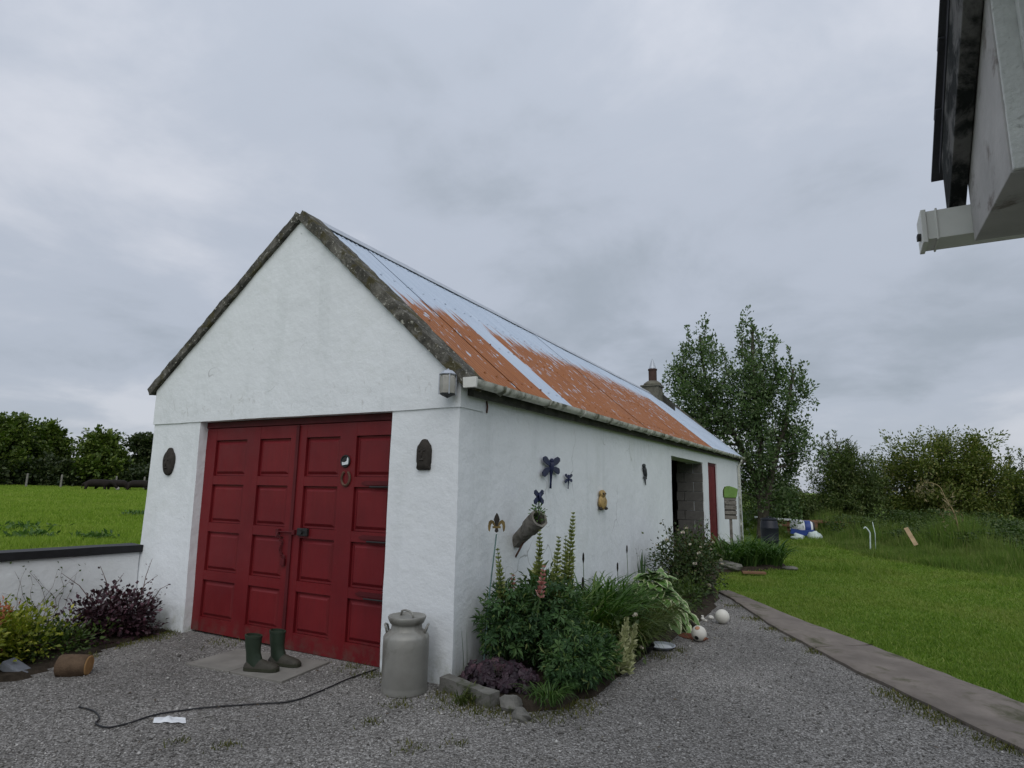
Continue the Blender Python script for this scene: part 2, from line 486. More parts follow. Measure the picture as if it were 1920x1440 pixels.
M['navy'] = simple('navy_blue_enamel', (0.012, 0.018, 0.060), 0.45, 0.4, 0.3, 16, 0.1)
M['pewter'] = simple('dark_pewter', (0.045, 0.05, 0.055), 0.6, 0.4, 0.3, 16, 0.2)
M['gold'] = simple('tarnished_gold_paint', (0.16, 0.11, 0.035), 0.6, 0.4, 0.4, 18, 0.3)
M['teal_rod'] = simple('green_painted_rod', (0.10, 0.17, 0.16), 0.6, 0.3, 0.2, 12, 0.1)
M['plaque'] = simple('dark_clay_plaque', (0.042, 0.037, 0.032), 0.9, 0.2, 0.35, 18, 0.6)
M['owl'] = simple('ochre_glaze', (0.42, 0.29, 0.11), 0.6, 0.4, 0.3, 10, 0.2, dirt=((0.085, 0.045, 0.02), 14.0, 0.50))
M['ball'] = simple('worn_white_ball', (0.62, 0.60, 0.54), 0.6, 0.3, 0.1, 9, 0.1, dirt=((0.40, 0.36, 0.28), 9.0, 0.60))
M['ball_red'] = simple('faded_red_patch', (0.46, 0.24, 0.14), 0.6, 0.3, 0.2, 9, 0.1)
M['ball_black'] = simple('black_patch', (0.02, 0.02, 0.02), 0.6, 0.3, 0.2, 9, 0.1)
M['shell'] = simple('white_pebble', (0.58, 0.56, 0.51), 0.7, 0.25, 0.2, 18, 0.2)
M['rust_plate'] = simple('rusty_red_plate', (0.11, 0.035, 0.018), 0.9, 0.15, 0.35, 12, 0.4)
M['barrel'] = simple('dark_blue_plastic', (0.008, 0.010, 0.018), 0.5, 0.4, 0.2, 4, 0.05)
M['blue_plastic'] = simple('bright_blue_plastic', (0.02, 0.05, 0.22), 0.5, 0.4, 0.2, 4, 0.05)
M['white_plastic'] = simple('white_plastic', (0.66, 0.69, 0.71), 0.5, 0.3, 0.08, 4, 0.1)
M['sack'] = simple('pale_sack', (0.52, 0.60, 0.58), 0.7, 0.3, 0.15, 8, 0.4)
M['plank_pale'] = simple('pale_plank', (0.52, 0.38, 0.24), 0.85, 0.2, 0.2, 9, 0.3)
M['plank_brown'] = simple('brown_board', (0.20, 0.115, 0.07), 0.9, 0.15, 0.3, 9, 0.4)
M['dry_stalk'] = simple('dry_stalk', (0.26, 0.21, 0.11), 0.9, 0.15, 0.3, 20, 0.3)
M['green_cover'] = simple('lime_green_cover', (0.13, 0.235, 0.055), 0.7, 0.3, 0.2, 8, 0.3)
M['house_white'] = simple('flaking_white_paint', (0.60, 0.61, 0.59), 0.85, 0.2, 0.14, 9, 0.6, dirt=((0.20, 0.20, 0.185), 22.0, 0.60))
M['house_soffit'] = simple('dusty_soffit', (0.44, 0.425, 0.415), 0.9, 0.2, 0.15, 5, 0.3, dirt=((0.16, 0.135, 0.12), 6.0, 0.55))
M['barge'] = simple('blackened_bargeboard', (0.020, 0.022, 0.021), 0.9, 0.15, 0.4, 6, 0.5, dirt=((0.15, 0.145, 0.14), 7.0, 0.46))
M['house_slate'] = simple('roof_slate', (0.055, 0.055, 0.065), 0.7, 0.3, 0.25, 5, 0.3)
M['cow'] = simple('dark_cattle_hide', (0.016, 0.012, 0.010), 0.8, 0.2, 0.3, 3, 0.0)
M['cow_white'] = simple('pale_cattle_hide', (0.40, 0.37, 0.34), 0.8, 0.2, 0.2, 3, 0.0)
M['post'] = simple('weathered_post', (0.20, 0.19, 0.17), 0.9, 0.1, 0.3, 9, 0.3)
M['wire'] = simple('fence_wire', (0.18, 0.18, 0.18), 0.5, 0.4, 0.1, 9, 0.0)

t = NT('lamp_glass')
t.base((0.62, 0.60, 0.54)); t.rough(0.25, 0.5)
t.b.inputs['Transmission Weight'].default_value = 0.55
t.b.inputs['IOR'].default_value = 1.3
M['lamp_glass'] = t.m

# gravel: chips of grey limestone; the sheet under the loose chips and the chips themselves
t = NT('gravel_bed')
vc = t.voro(95, out='Color')
sp = t.n.new('ShaderNodeSeparateColor'); t.l.new(vc, sp.inputs[0])
gcol = t.ramp(sp.outputs[0], [(0.0, (0.095, 0.089, 0.082)), (0.45, (0.210, 0.199, 0.186)), (0.85, (0.33, 0.316, 0.297)), (1.0, (0.50, 0.48, 0.46))])
patch = t.ramp(t.noise(0.55, 6, 0.62, 0.4), [(0.32, 0.72), (0.68, 1.16)])
gcol = t.mix(1.0, gcol, patch, 'MULTIPLY')
gcol = t.mix(t.ramp(t.noise(2.3, 6, 0.65), [(0.60, 0.0), (0.75, 0.55)]), gcol, (0.060, 0.055, 0.036))
t.base(gcol); t.rough(0.9, 0.2)
t.bump(t.voro(95), 0.9, 0.012)
M['gravel'] = t.m
t = NT('gravel_chips')
g = t.n.new('ShaderNodeNewGeometry')
gcol = t.ramp(g.outputs['Random Per Island'], [(0.0, (0.105, 0.099, 0.091)), (0.35, (0.215, 0.204, 0.190)), (0.75, (0.320, 0.306, 0.288)), (0.93, (0.45, 0.435, 0.415)), (1.0, (0.64, 0.62, 0.59))])
gcol = t.mix(1.0, gcol, t.ramp(t.noise(0.55, 6, 0.62, 0.4), [(0.32, 0.72), (0.68, 1.16)]), 'MULTIPLY')
gcol = t.mix(t.ramp(t.noise(2.3, 6, 0.65), [(0.60, 0.0), (0.75, 0.5)]), gcol, (0.085, 0.076, 0.056))
t.base(gcol); t.rough(0.85, 0.25)
M['chips'] = t.m

def grass_ground(name, a, b, c, sc1):
    t = NT(name)
    n1 = t.noise(sc1, 6, 0.6)
    n2 = t.noise(sc1*14, 5, 0.65)
    colr = t.ramp(n1, [(0.3, a), (0.55, b), (0.75, c)])
    colr = t.mix(1.0, colr, t.ramp(n2, [(0.3, 0.55), (0.7, 1.15)]), 'MULTIPLY')
    t.base(colr); t.rough(0.95, 0.1)
    t.bump(n2, 0.8, 0.04)
    return t.m
M['ground'] = grass_ground('meadow_ground', (0.100, 0.165, 0.025), (0.142, 0.215, 0.033), (0.200, 0.262, 0.050), 0.35)

def patchy(m, scale, dry, amount):
    """drier, yellower patches over a whole sward"""
    nt = m.node_tree; pr = nt.nodes['Principled BSDF']
    src = pr.inputs['Base Color'].links[0].from_socket
    tcx = nt.nodes.new('ShaderNodeTexCoord'); nz = nt.nodes.new('ShaderNodeTexNoise'); nz.inputs['Scale'].default_value = scale; nz.inputs['Detail'].default_value = 5
    nt.links.new(tcx.outputs['Object'], nz.inputs['Vector'])
    rp = nt.nodes.new('ShaderNodeValToRGB'); rp.color_ramp.elements[0].position = 0.45; rp.color_ramp.elements[1].position = 0.68
    rp.color_ramp.elements[1].color = (amount, amount, amount, 1)
    nt.links.new(nz.outputs['Fac'], rp.inputs[0])
    mx = nt.nodes.new('ShaderNodeMix'); mx.data_type = 'RGBA'; mx.inputs[7].default_value = (*dry, 1)
    nt.links.new(rp.outputs[0], mx.inputs[0]); nt.links.new(src, mx.inputs[6]); nt.links.new(mx.outputs[2], pr.inputs['Base Color'])
    return m
M['lawn_blade'] = patchy(leaf('lawn_blades', (0.110, 0.185, 0.028), (0.195, 0.290, 0.046), (0.32, 0.36, 0.10), 0.42, 0.6, spec=0.2), 0.7, (0.27, 0.29, 0.080), 0.7)
M['field_blade'] = patchy(leaf('field_blades', (0.165, 0.255, 0.030), (0.255, 0.355, 0.048), (0.35, 0.41, 0.09), 0.42, 0.6, spec=0.2), 0.30, (0.31, 0.37, 0.075), 0.6)
M['rough_blade'] = patchy(leaf('rough_grass_blades', (0.095, 0.160, 0.032), (0.170, 0.250, 0.054), (0.30, 0.30, 0.12), 0.45, 0.6, spec=0.2), 0.7, (0.22, 0.225, 0.085), 0.55)
M['weed_leaf'] = leaf('nettle_leaves', (0.035, 0.065, 0.018), (0.075, 0.120, 0.030), (0.130, 0.165, 0.055), 0.25)
M['tree_leaf'] = leaf('tree_leaves', (0.060, 0.105, 0.040), (0.125, 0.185, 0.072), (0.24, 0.29, 0.165), 0.34)
M['thorn_leaf'] = leaf('hedge_leaves', (0.080, 0.112, 0.022), (0.155, 0.185, 0.038), (0.27, 0.25, 0.075), 0.34)
M['dark_leaf'] = leaf('dark_hedge_leaves', (0.052, 0.085, 0.024), (0.110, 0.150, 0.043), (0.19, 0.21, 0.070), 0.32)
M['far_leaf'] = leaf('far_tree_leaves', (0.050, 0.085, 0.014), (0.105, 0.150, 0.024), (0.18, 0.22, 0.045), 0.28)
M['far_dark'] = leaf('far_dark_leaves', (0.022, 0.038, 0.014), (0.050, 0.070, 0.022), (0.085, 0.100, 0.035), 0.24)
M['lupin_leaf'] = leaf('lupin_leaves', (0.028, 0.070, 0.026), (0.065, 0.135, 0.044), (0.12, 0.205, 0.065), 0.32, obj=True)
M['lupin_loose'] = leaf('lupin_leaflets', (0.035, 0.082, 0.028), (0.090, 0.170, 0.052), (0.21, 0.25, 0.08), 0.28)
M['strap'] = leaf('strap_leaves', (0.042, 0.095, 0.020), (0.085, 0.165, 0.034), (0.16, 0.22, 0.06), 0.3)
M['strap_dark'] = leaf('dark_strap_leaves', (0.036, 0.085, 0.020), (0.080, 0.155, 0.034), (0.16, 0.24, 0.07), 0.3)
M['wispy'] = leaf('wispy_leaves', (0.050, 0.075, 0.016), (0.095, 0.130, 0.028), (0.20, 0.18, 0.075), 0.3)
M['iris'] = leaf('iris_blades', (0.10, 0.18, 0.05), (0.17, 0.27, 0.085), None, 0.3, obj=True)
M['iris_dark'] = leaf('dark_iris_blades', (0.035, 0.075, 0.025), (0.06, 0.115, 0.04), None, 0.3, obj=True)
M['purple'] = leaf('purple_leaves', (0.022, 0.010, 0.015), (0.062, 0.026, 0.036), (0.12, 0.055, 0.075), 0.15)
M['heuchera'] = leaf('heuchera_leaves', (0.016, 0.009, 0.014), (0.042, 0.022, 0.032), (0.095, 0.048, 0.060), 0.10, obj=True)
M['gold_leaf'] = leaf('yellow_green_leaves', (0.11, 0.15, 0.014), (0.30, 0.32, 0.035), (0.48, 0.44, 0.09), 0.3)
M['mid_leaf'] = leaf('mid_green_leaves', (0.030, 0.058, 0.012), (0.065, 0.105, 0.020), (0.10, 0.14, 0.03), 0.25)
M['orange_leaf'] = leaf('orange_new_leaves', (0.38, 0.10, 0.045), (0.46, 0.19, 0.10), None, 0.25)
M['red_leaf'] = leaf('bronze_leaves', (0.085, 0.040, 0.018), (0.16, 0.075, 0.030), (0.10, 0.11, 0.03), 0.25)
M['rose_leaf'] = leaf('rose_leaves', (0.026, 0.050, 0.016), (0.060, 0.095, 0.026), (0.11, 0.085, 0.04), 0.22)
M['spike_green'] = leaf('seed_pods', (0.19, 0.22, 0.065), (0.34, 0.37, 0.14), (0.50, 0.48, 0.25), 0.3)
M['spike_pink'] = leaf('pink_florets', (0.50, 0.16, 0.16), (0.62, 0.30, 0.28), (0.75, 0.60, 0.60), 0.2)
M['spike_pale'] = leaf('pale_pods', (0.26, 0.28, 0.13), (0.42, 0.43, 0.23), (0.55, 0.54, 0.36), 0.2)
M['petal'] = leaf('white_petals', (0.62, 0.55, 0.48), (0.74, 0.70, 0.64), (0.70, 0.52, 0.50), 0.2)
M['moss'] = leaf('moss_tufts', (0.060, 0.072, 0.014), (0.12, 0.125, 0.025), (0.20, 0.17, 0.05), 0.2)
M['stem'] = simple('green_stem', (0.055, 0.085, 0.028), 0.7, 0.3, 0.3, 12, 0.1)
M['twig'] = simple('brown_twig', (0.085, 0.05, 0.042), 0.85, 0.2, 0.3, 12, 0.2)

t = NT('hosta_leaf')            # green heart of the leaf, cream margin (a real marking)
uv = t.n.new('ShaderNodeUVMap'); uv.uv_map = 'leaf'
sp = t.n.new('ShaderNodeSeparateXYZ'); t.l.new(uv.outputs[0], sp.inputs[0])
edge = t.math('ADD', t.math('ABSOLUTE', sp.outputs['X']), t.math('MULTIPLY', t.math('SUBTRACT', t.noise(18, 3), 0.5), 0.35))
oi = t.n.new('ShaderNodeObjectInfo')
gr = t.ramp(oi.outputs['Random'], [(0, (0.070, 0.150, 0.028)), (1, (0.125, 0.235, 0.050))])
colr = t.mix(t.ramp(edge, [(0.72, 0.0), (0.82, 1.0)]), gr, (0.46, 0.50, 0.29))
t.base(colr); t.rough(0.4, 0.4)
t.bump(t.math('SINE', t.math('MULTIPLY', sp.outputs['X'], 30.0)), 0.25, 0.004)
M['hosta'] = t.m

# ================================================================== THE SETTING
def hgt(x, y):
    """the field to the west climbs gently, everything else is level"""
    return 0.0178*np.maximum(0.0, -x-5.5) + 0.05*np.sin(x*0.21+1.0)*np.sin(y*0.17)*np.clip((np.abs(x)-8)/10, 0, 1)

def ground_sheet():
    xs = np.concatenate([np.linspace(-900, -120, 14), np.linspace(-110, -14, 56), np.linspace(-13, 14, 60), np.linspace(16, 110, 40), np.linspace(130, 900, 14)])
    ys = np.concatenate([np.linspace(-700, -40, 12), np.linspace(-36, -12, 10), np.linspace(-11, 26, 84), np.linspace(28, 110, 40), np.linspace(130, 1300, 18)])
    X, Y = np.meshgrid(xs, ys)
    Z = hgt(np.maximum(X, -120), Y) + (rng.random(X.shape)-0.5)*0.02 - 0.012
    V = np.stack([X.ravel(), Y.ravel(), Z.ravel()], 1)
    nx, ny = len(xs), len(ys)
    I = (np.arange(ny-1)[:, None]*nx + np.arange(nx-1)[None, :]).ravel()
    F = np.stack([I, I+1, I+nx+1, I+nx], 1)
    return struct(np_mesh('ground', V, F, M['ground'], None, True))
ground_sheet()

# gravel yard round the gable end, up to the concrete path
PATH_IN = [(1.06, 5.98), (1.31, 5.52), (2.06, 3.745), (2.863, 2.225), (3.224, 1.655), (3.77, 0.76), (4.9, -1.1), (6.2, -3.2)]
PATH_OUT = [(1.20, 6.20), (1.49, 5.76), (2.27, 4.43), (3.03, 3.36), (3.55, 2.54), (4.06, 1.80), (5.35, -0.4), (6.75, -2.7)]
GRAVEL = [(-4.45, -6.0), (-4.40, 0.35), (-0.2, 0.35), (-0.2, 6.1)] + PATH_IN[:-1] + [(6.1, -3.3), (6.1, -9), (-4.45, -9)]
m_ = MB(); m_.add([(x, y, 0.014) for x, y in GRAVEL], [tuple(range(len(GRAVEL)))])
struct(m_.build('gravel_yard', M['gravel']))

def inside(P, poly):
    x, y = P[:, 0], P[:, 1]; r_ = np.zeros(len(P), bool); n = len(poly)
    for i in range(n):
        x1, y1 = poly[i]; x2, y2 = poly[(i+1) % n]
        c = ((y1 > y) != (y2 > y)) & (x < (x2-x1)*(y-y1)/((y2-y1) if y2 != y1 else 1e-9)+x1)
        r_ ^= c
    return r_
CX, CY = 2.8687, -4.3954
def wedge(P, a0, a1, d0, d1):
    """keep points within a bearing range (deg from +Y, clockwise) and distance from the viewpoint"""
    dx, dy = P[:, 0]-CX, P[:, 1]-CY
    b = np.degrees(np.arctan2(dx, dy)); d = np.hypot(dx, dy)
    return (b > a0) & (b < a1) & (d > d0) & (d < d1)

BED = [(0.0, -0.06), (0.50, -0.15), (0.78, -0.22), (1.0, 0.05), (1.12, 0.8), (1.10, 2.0), (1.20, 3.2), (1.22, 4.6), (1.10, 5.7), (0.9, 6.3), (0.6, 8.6), (1.35, 9.4), (1.75, 10.2), (1.5, 11.2), (0.5, 12.4), (0.0, 12.4)]
BED2 = [(-4.6, -3.2), (-3.15, -2.1), (-3.06, -1.62), (-3.36, -0.93), (-3.62, -0.18), (-3.62, 0.0), (-4.35, 0.0)]
def bed(name, poly, h0, amp):
    """soil bed as a lumpy sheet"""
    xs = [p[0] for p in poly]; ys = [p[1] for p in poly]
    gx = np.arange(min(xs), max(xs)+0.08, 0.08); gy = np.arange(min(ys), max(ys)+0.08, 0.08)
    X, Y = np.meshgrid(gx, gy)
    P = np.stack([X.ravel(), Y.ravel()], 1); ins = inside(P, poly)
    Z = np.where(ins, h0 + amp*np.array([mn.noise((p[0]*3, p[1]*3, 1.0)) for p in P]), -0.03)
    V = np.stack([P[:, 0], P[:, 1], Z], 1)
    nx, ny = len(gx), len(gy)
    I = (np.arange(ny-1)[:, None]*nx + np.arange(nx-1)[None, :]).ravel()
    F = np.stack([I, I+1, I+nx+1, I+nx], 1)
    F = F[ins[F].any(1)]
    return struct(np_mesh(name, V, F, M['soil'], None, True))
bed('flower_bed', BED, 0.07, 0.03)
bed('shrub_bed', BED2, 0.05, 0.03)

# concrete path: a slightly raised, worn strip
vs = []; fs = []
N = 60
def along(pl, t):
    d = [0]
    for a, b in zip(pl, pl[1:]): d.append(d[-1]+math.dist(a, b))
    t *= d[-1]
    for i in range(len(pl)-1):
        if t <= d[i+1]+1e-9:
            k = (t-d[i])/(d[i+1]-d[i]); return (pl[i][0]+(pl[i+1][0]-pl[i][0])*k, pl[i][1]+(pl[i+1][1]-pl[i][1])*k)
    return pl[-1]
m_ = MB()
rows = []
for i in range(N+1):
    a = Vector((*along(PATH_IN, i/N), 0)); b = Vector((*along(PATH_OUT, i/N), 0))
    j = 0.025*mn.noise((i*0.9, 0, 3)); j2 = 0.03*mn.noise((i*0.7, 5, 3))
    dr = (b-a).normalized(); a = a + dr*j; b = b + dr*j2
    r_ = [a + Vector((0, 0, -0.05)), a + Vector((0, 0, 0.040)), a + dr*0.02 + Vector((0, 0, 0.05))]
    for k in range(1, 6):
        q = a.lerp(b, k/6); r_.append(q + Vector((0, 0, 0.05 + 0.008*mn.noise((q.x*2, q.y*2, 0)))))
    r_ += [b + Vector((0, 0, 0.035)), b + Vector((0, 0, -0.05))]
    rows.append(r_)
w = len(rows[0])
m_.add([v for r_ in rows for v in r_], [(i*w+k, i*w+k+1, (i+1)*w+k+1, (i+1)*w+k) for i in range(N) for k in range(w-1)])
pth = struct(m_.build('concrete_path', M['concrete'], smooth=True, auto=40))
for tj in (0.33, 0.66):      # shrinkage joints, filled with dirt
    a = Vector((*along(PATH_IN, tj), 0.0515)); b = Vector((*along(PATH_OUT, tj), 0.0515)); pts = [a.lerp(b, k/6) + Vector((rnd.gauss(0, 0.006), rnd.gauss(0, 0.006), 0)) for k in range(7)]
    m_ = MB(); m_.tube(pts, 0.0035, 5); m_.build('joint', M['soil'], pth)

# loose gravel chips (nobody could count them)
n = 150000
P = np.stack([rng.uniform(-4.4, 4.6, n), rng.uniform(-3.6, 5.8, n)], 1)
d = np.hypot(P[:, 0]-CX, P[:, 1]-CY)
keep = inside(P, GRAVEL) & ~inside(P, BED) & ~inside(P, BED2) & wedge(P, -72, 16, 1.9, 12) & (rng.random(n) < np.clip(4.6/d, 0.25, 1)**1.3)
keep &= ~((P[:, 0] < 0.02) & (P[:, 1] > -0.02))
P = P[keep]; n = len(P)
octv = np.array([(1,0,0),(-1,0,0),(0,1,0),(0,-1,0),(0,0,1),(0,0,-1)], float)
octf = np.array([(0,2,4),(2,1,4),(1,3,4),(3,0,4),(2,0,5),(1,2,5),(3,1,5),(0,3,5)])
s = 0.0044*np.exp(rng.normal(0, 0.38, n)); s = np.where(rng.random(n) < 0.006, s*2.2, s)
V = octv[None]*s[:, None, None]*rng.uniform(0.6, 1.45, (n, 6, 3))
a = rng.uniform(0, 6.28, n); ca, sa = np.cos(a), np.sin(a)
V = np.stack([V[..., 0]*ca[:, None]-V[..., 1]*sa[:, None], V[..., 0]*sa[:, None]+V[..., 1]*ca[:, None], V[..., 2]*0.75], 2)
V[..., 0] += P[:, None, 0]; V[..., 1] += P[:, None, 1]; V[..., 2] += 0.0155 + s[:, None]*0.3
F = (octf[None] + (np.arange(n)*6)[:, None, None]).reshape(-1, 3)
stuff(np_mesh('gravel', V.reshape(-1, 3), F, M['chips']))
bpy.data.objects['gravel']['label'] = 'loose grey gravel chips covering the yard'

# ------------------------------------------------------------------ grass
def blades(name, P, H, W, mat, lean=0.5, zoff=None, parent=None):
    """one thin triangle per blade"""
    n = len(P)
    a = rng.uniform(0, 6.28, n); l = rng.normal(0, lean, n)
    b = rng.uniform(0, 6.28, n)
    z0 = hgt(P[:, 0], P[:, 1]) if zoff is None else zoff
    V = np.zeros((n, 3, 3))
    wx, wy = np.cos(a)*W/2, np.sin(a)*W/2
    V[:, 0, 0] = P[:, 0]-wx; V[:, 0, 1] = P[:, 1]-wy; V[:, 0, 2] = z0-0.01
    V[:, 1, 0] = P[:, 0]+wx; V[:, 1, 1] = P[:, 1]+wy; V[:, 1, 2] = z0-0.01
    V[:, 2, 0] = P[:, 0]+np.cos(b)*l*H; V[:, 2, 1] = P[:, 1]+np.sin(b)*l*H; V[:, 2, 2] = z0+H
    F = np.arange(n*3).reshape(n, 3)
    o = stuff(np_mesh(name, V.reshape(-1, 3), F, mat, parent))
    return o
def polar(n, a0, a1, d0, d1, p=1.0):
    """points spread over a sector seen from the yard, thinning with distance"""
    b = np.radians(rng.uniform(a0, a1, n)); d = d0*(d1/d0)**(rng.random(n)**p)
    return np.stack([CX+np.sin(b)*d, CY+np.cos(b)*d], 1)
def nz2(P, s, seed=0.0): return np.array([mn.noise((x*s, y*s, seed)) for x, y in P])

# mown lawn
LAWN_OUT = PATH_OUT
P = polar(230000, -20, 24, 5.6, 27, 0.9)
yl = np.interp(P[:, 0], [p[0] for p in PATH_OUT], [p[1] for p in PATH_OUT])
k = (P[:, 1] > yl+0.01+0.05*rng.random(len(P))) & ~inside(P, BED) & (P[:, 0] > 0.02)
P = P[k]
far_edge = np.interp(P[:, 0], [0, 1, 2.5, 3.5, 4.5, 5.4, 7, 10, 14], [20.5, 19.8, 17.6, 14.3, 12.9, 11.9, 11.0, 9.6, 8.2])
k = P[:, 1] < far_edge + 0.8*rng.random(len(P)); P = P[k]; far_edge = far_edge[k]
d = np.hypot(P[:, 0]-CX, P[:, 1]-CY)
nn = nz2(P, 0.8)
tuft = np.clip(nn*2.6, 0, 1)*np.clip((P[:, 1]-8.5)/4, 0, 1)
H = rng.uniform(0.012, 0.038, len(P))*(1+5.0*tuft)*(1+0.5*nz2(P, 2.6, 3.0)) + 0.035*np.clip((P[:, 1]-far_edge+2.2)/2.2, 0, 1)*rng.random(len(P))
blades('lawn_grass', P, H, 0.004+0.0011*d, M['lawn_blade'], 1.1)
bpy.data.objects['lawn_grass']['label'] = 'short mown lawn grass beside the concrete path'

# rough grass and weeds beyond the lawn
P = polar(230000, -8, 26, 12.5, 36, 0.8)
far_edge = np.interp(P[:, 0], [-2, 0, 1, 2.5, 3.5, 4.5, 5.4, 7, 10, 14], [21, 20.5, 19.8, 17.6, 14.3, 12.9, 11.9, 11.0, 9.6, 8.2])
P = P[(P[:, 1] > far_edge - 0.5*rng.random(len(P))) & (P[:, 1] < 30)]
far_edge = np.interp(P[:, 0], [-2, 0, 1, 2.5, 3.5, 4.5, 5.4, 7, 10, 14], [21, 20.5, 19.8, 17.6, 14.3, 12.9, 11.9, 11.0, 9.6, 8.2])
nn = nz2(P, 0.6, 4.0)
grow = np.clip((P[:, 1]-far_edge)/3.0, 0.25, 1)
d = np.hypot(P[:, 0]-CX, P[:, 1]-CY)
H = rng.uniform(0.20, 0.62, len(P))*grow*np.clip(0.8+1.9*nn+0.8*nz2(P, 1.7, 8.0), 0.2, 1.9)+0.04
blades('rough_grass', P, H, 0.004+0.0009*d, M['rough_blade'], 0.35)
bpy.data.objects['rough_grass']['label'] = 'tall rough grass and weeds at the far edge of the lawn'

# pasture behind the low wall
P = polar(260000, -73, -52, 6.5, 76, 0.75)
P = P[P[:, 0] < -4.75]
P = P[~((P[:, 0] > -4.7) & (P[:, 1] > 0))]
d = np.hypot(P[:, 0]-CX, P[:, 1]-CY)
nn = nz2(P, 0.35, 9.0) + 0.6*nz2(P, 1.3, 2.0)
H = rng.uniform(0.05, 0.16, len(P))*(1+1.0*np.clip(nn, -0.6, 1))*np.clip(1.1-d/160, 0.5, 1)
blades('field_grass', P, H, 0.006+0.0014*d, M['field_blade'], 0.6)
bpy.data.objects['field_grass']['label'] = 'bright green pasture grass behind the low white wall'

# ================================================================== BARN
barn = thing('barn', 'long whitewashed barn with red double doors and rusty corrugated iron roof', 'barn', (0, 0, 0))
WL, AX, LZ = -4.36, -2.12, 2.285
ZL, ZA, ZR = 2.70, 4.44, 2.50
DJL, DJR = -3.50, -0.745
D = 16.6
def eave_z(y): return 2.535 + 0.0105*y
def ridge_z(y): return 4.505 + 0.0025*y
# gable: two piers and the gable above, which oversails by a centimetre at the lintel line
nl = Vector((ZA-ZL, 0, -(AX-WL))).normalized()*-1      # outward of left slope
nr = Vector((ZA-ZR, 0, (0-AX))).normalized()
nl = Vector((-(ZA-ZL), 0, (AX-WL))).normalized()
top = gridbox(WL-0.012, 0.012, -0.014, 0.38, LZ, 4.6, 0.16, 0.007, cuts=[((AX, 0, ZA), nl), ((AX, 0, ZA), nr)])
lp = gridbox(WL, DJL, 0.0, 0.38, -0.1, LZ+0.004, 0.16, 0.008)
rp = gridbox(DJR, 0.0, 0.0, 0.38, -0.1, LZ+0.004, 0.16, 0.007)
for v in lp.verts:      # the left jamb splays towards its foot
    if v.co.x > DJL-0.3: v.co.x += 0.05*max(0, 1-v.co.z/2.0)*(v.co.x-(DJL-0.3))/0.3
    elif v.co.x < WL+0.2: v.co.x -= 0.03*max(0, 1-v.co.z/1.5)
merge_bm([top, lp, rp], 'gable_wall', M['plaster'], barn)
# right long wall with a cart opening and a narrow door
O1, O2, OT = 7.54, 10.66, 2.27
E1, E2, ET = 11.30, 12.52, 2.31
segs = [gridbox(-0.40, 0.0, 0.38, O1, -0.1, 2.56, 0.20, 0.009),
        gridbox(-0.40, -0.001, O1, O2, OT, 2.60, 0.20, 0.003),
        gridbox(-0.40, 0.0, O2, E1, -0.1, 2.62, 0.17, 0.005),
        gridbox(-0.40, -0.001, E1, E2, ET, 2.64, 0.20, 0.003),
        gridbox(-0.40, 0.0, E2, D, -0.1, 2.66, 0.20, 0.008)]
merge_bm(segs, 'side_wall', M['plaster'], barn)
merge_bm([gridbox(WL, WL+0.4, 0.38, D, -0.1, 2.60, 0.4, 0.008)], 'side_wall', M['plaster_plain'], barn)
rb = gridbox(WL, 0.0, D, D+0.35, -0.1, 4.7, 0.4, 0.006, cuts=[((AX, 0, ZA+0.02), nl), ((AX, 0, ZA+0.02), nr)])
merge_bm([rb], 'rear_gable_wall', M['plaster_plain'], barn)
m_ = MB(); m_.box(WL+0.4, -0.4, 0.4, D, -0.02, 0.03); m_.build('floor', M['inner'], barn)
# inside: block partition seen through the opening, dark cross wall on the other side
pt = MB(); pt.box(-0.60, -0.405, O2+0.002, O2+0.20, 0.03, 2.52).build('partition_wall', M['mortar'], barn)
pw = bpy.data.objects['partition_wall']
bl = MB(); bl.box(-0.217, 0.217, 0, 0.06, 0, 0.213); blk = None
for r_ in range(10):
    z = 0.03 + r_*0.222
    for c, (x, w_) in enumerate(((-0.228, 1.0), (-0.545, 0.40)) if r_ % 2 == 0 else ((-0.118, 0.46), (-0.425, 0.86))):
        Mx = Matrix.Translation((x, O2-0.024+rnd.uniform(-0.003, 0.003), z)) @ Matrix.Rotation(rnd.uniform(-0.006, 0.006), 4, 'Y') @ Matrix.Scale(w_, 4, (1, 0, 0))
        if blk is None: blk = bl.build('block', M['block'], pw, M=Mx, bevel=0.006)
        else: inst('block', blk.data, Mx, pw)
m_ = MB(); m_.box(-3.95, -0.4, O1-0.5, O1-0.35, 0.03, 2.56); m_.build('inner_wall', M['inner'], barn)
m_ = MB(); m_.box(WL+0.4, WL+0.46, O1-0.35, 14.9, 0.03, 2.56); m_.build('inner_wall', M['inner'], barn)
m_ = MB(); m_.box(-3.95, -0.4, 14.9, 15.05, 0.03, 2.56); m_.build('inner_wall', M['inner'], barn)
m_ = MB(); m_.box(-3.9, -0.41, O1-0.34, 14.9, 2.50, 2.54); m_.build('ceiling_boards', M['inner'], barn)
for i, (x, y, l, ang) in enumerate(((-0.95, 11.2, 1.5, 0.12), (-1.15, 11.6, 1.8, -0.10), (-1.25, 11.3, 1.3, 0.06))):
    pk = MB(); pk.box(-0.05, 0.05, -0.015, 0.015, 0, l)
    o = pk.build('leaning_plank', M['old_wood'], None, M=Matrix.Translation((x, y, 0.03)) @ Matrix.Rotation(ang, 4, 'Y') @ Matrix.Rotation(-0.25, 4, 'X'), bevel=0.003)
    tag(o, ('grey plank leaning rightmost inside the dark cart opening', 'tallest grey plank leaning inside the dark cart opening', 'shortest grey plank leaning inside the dark cart opening')[i], 'plank', 'planks inside the opening')

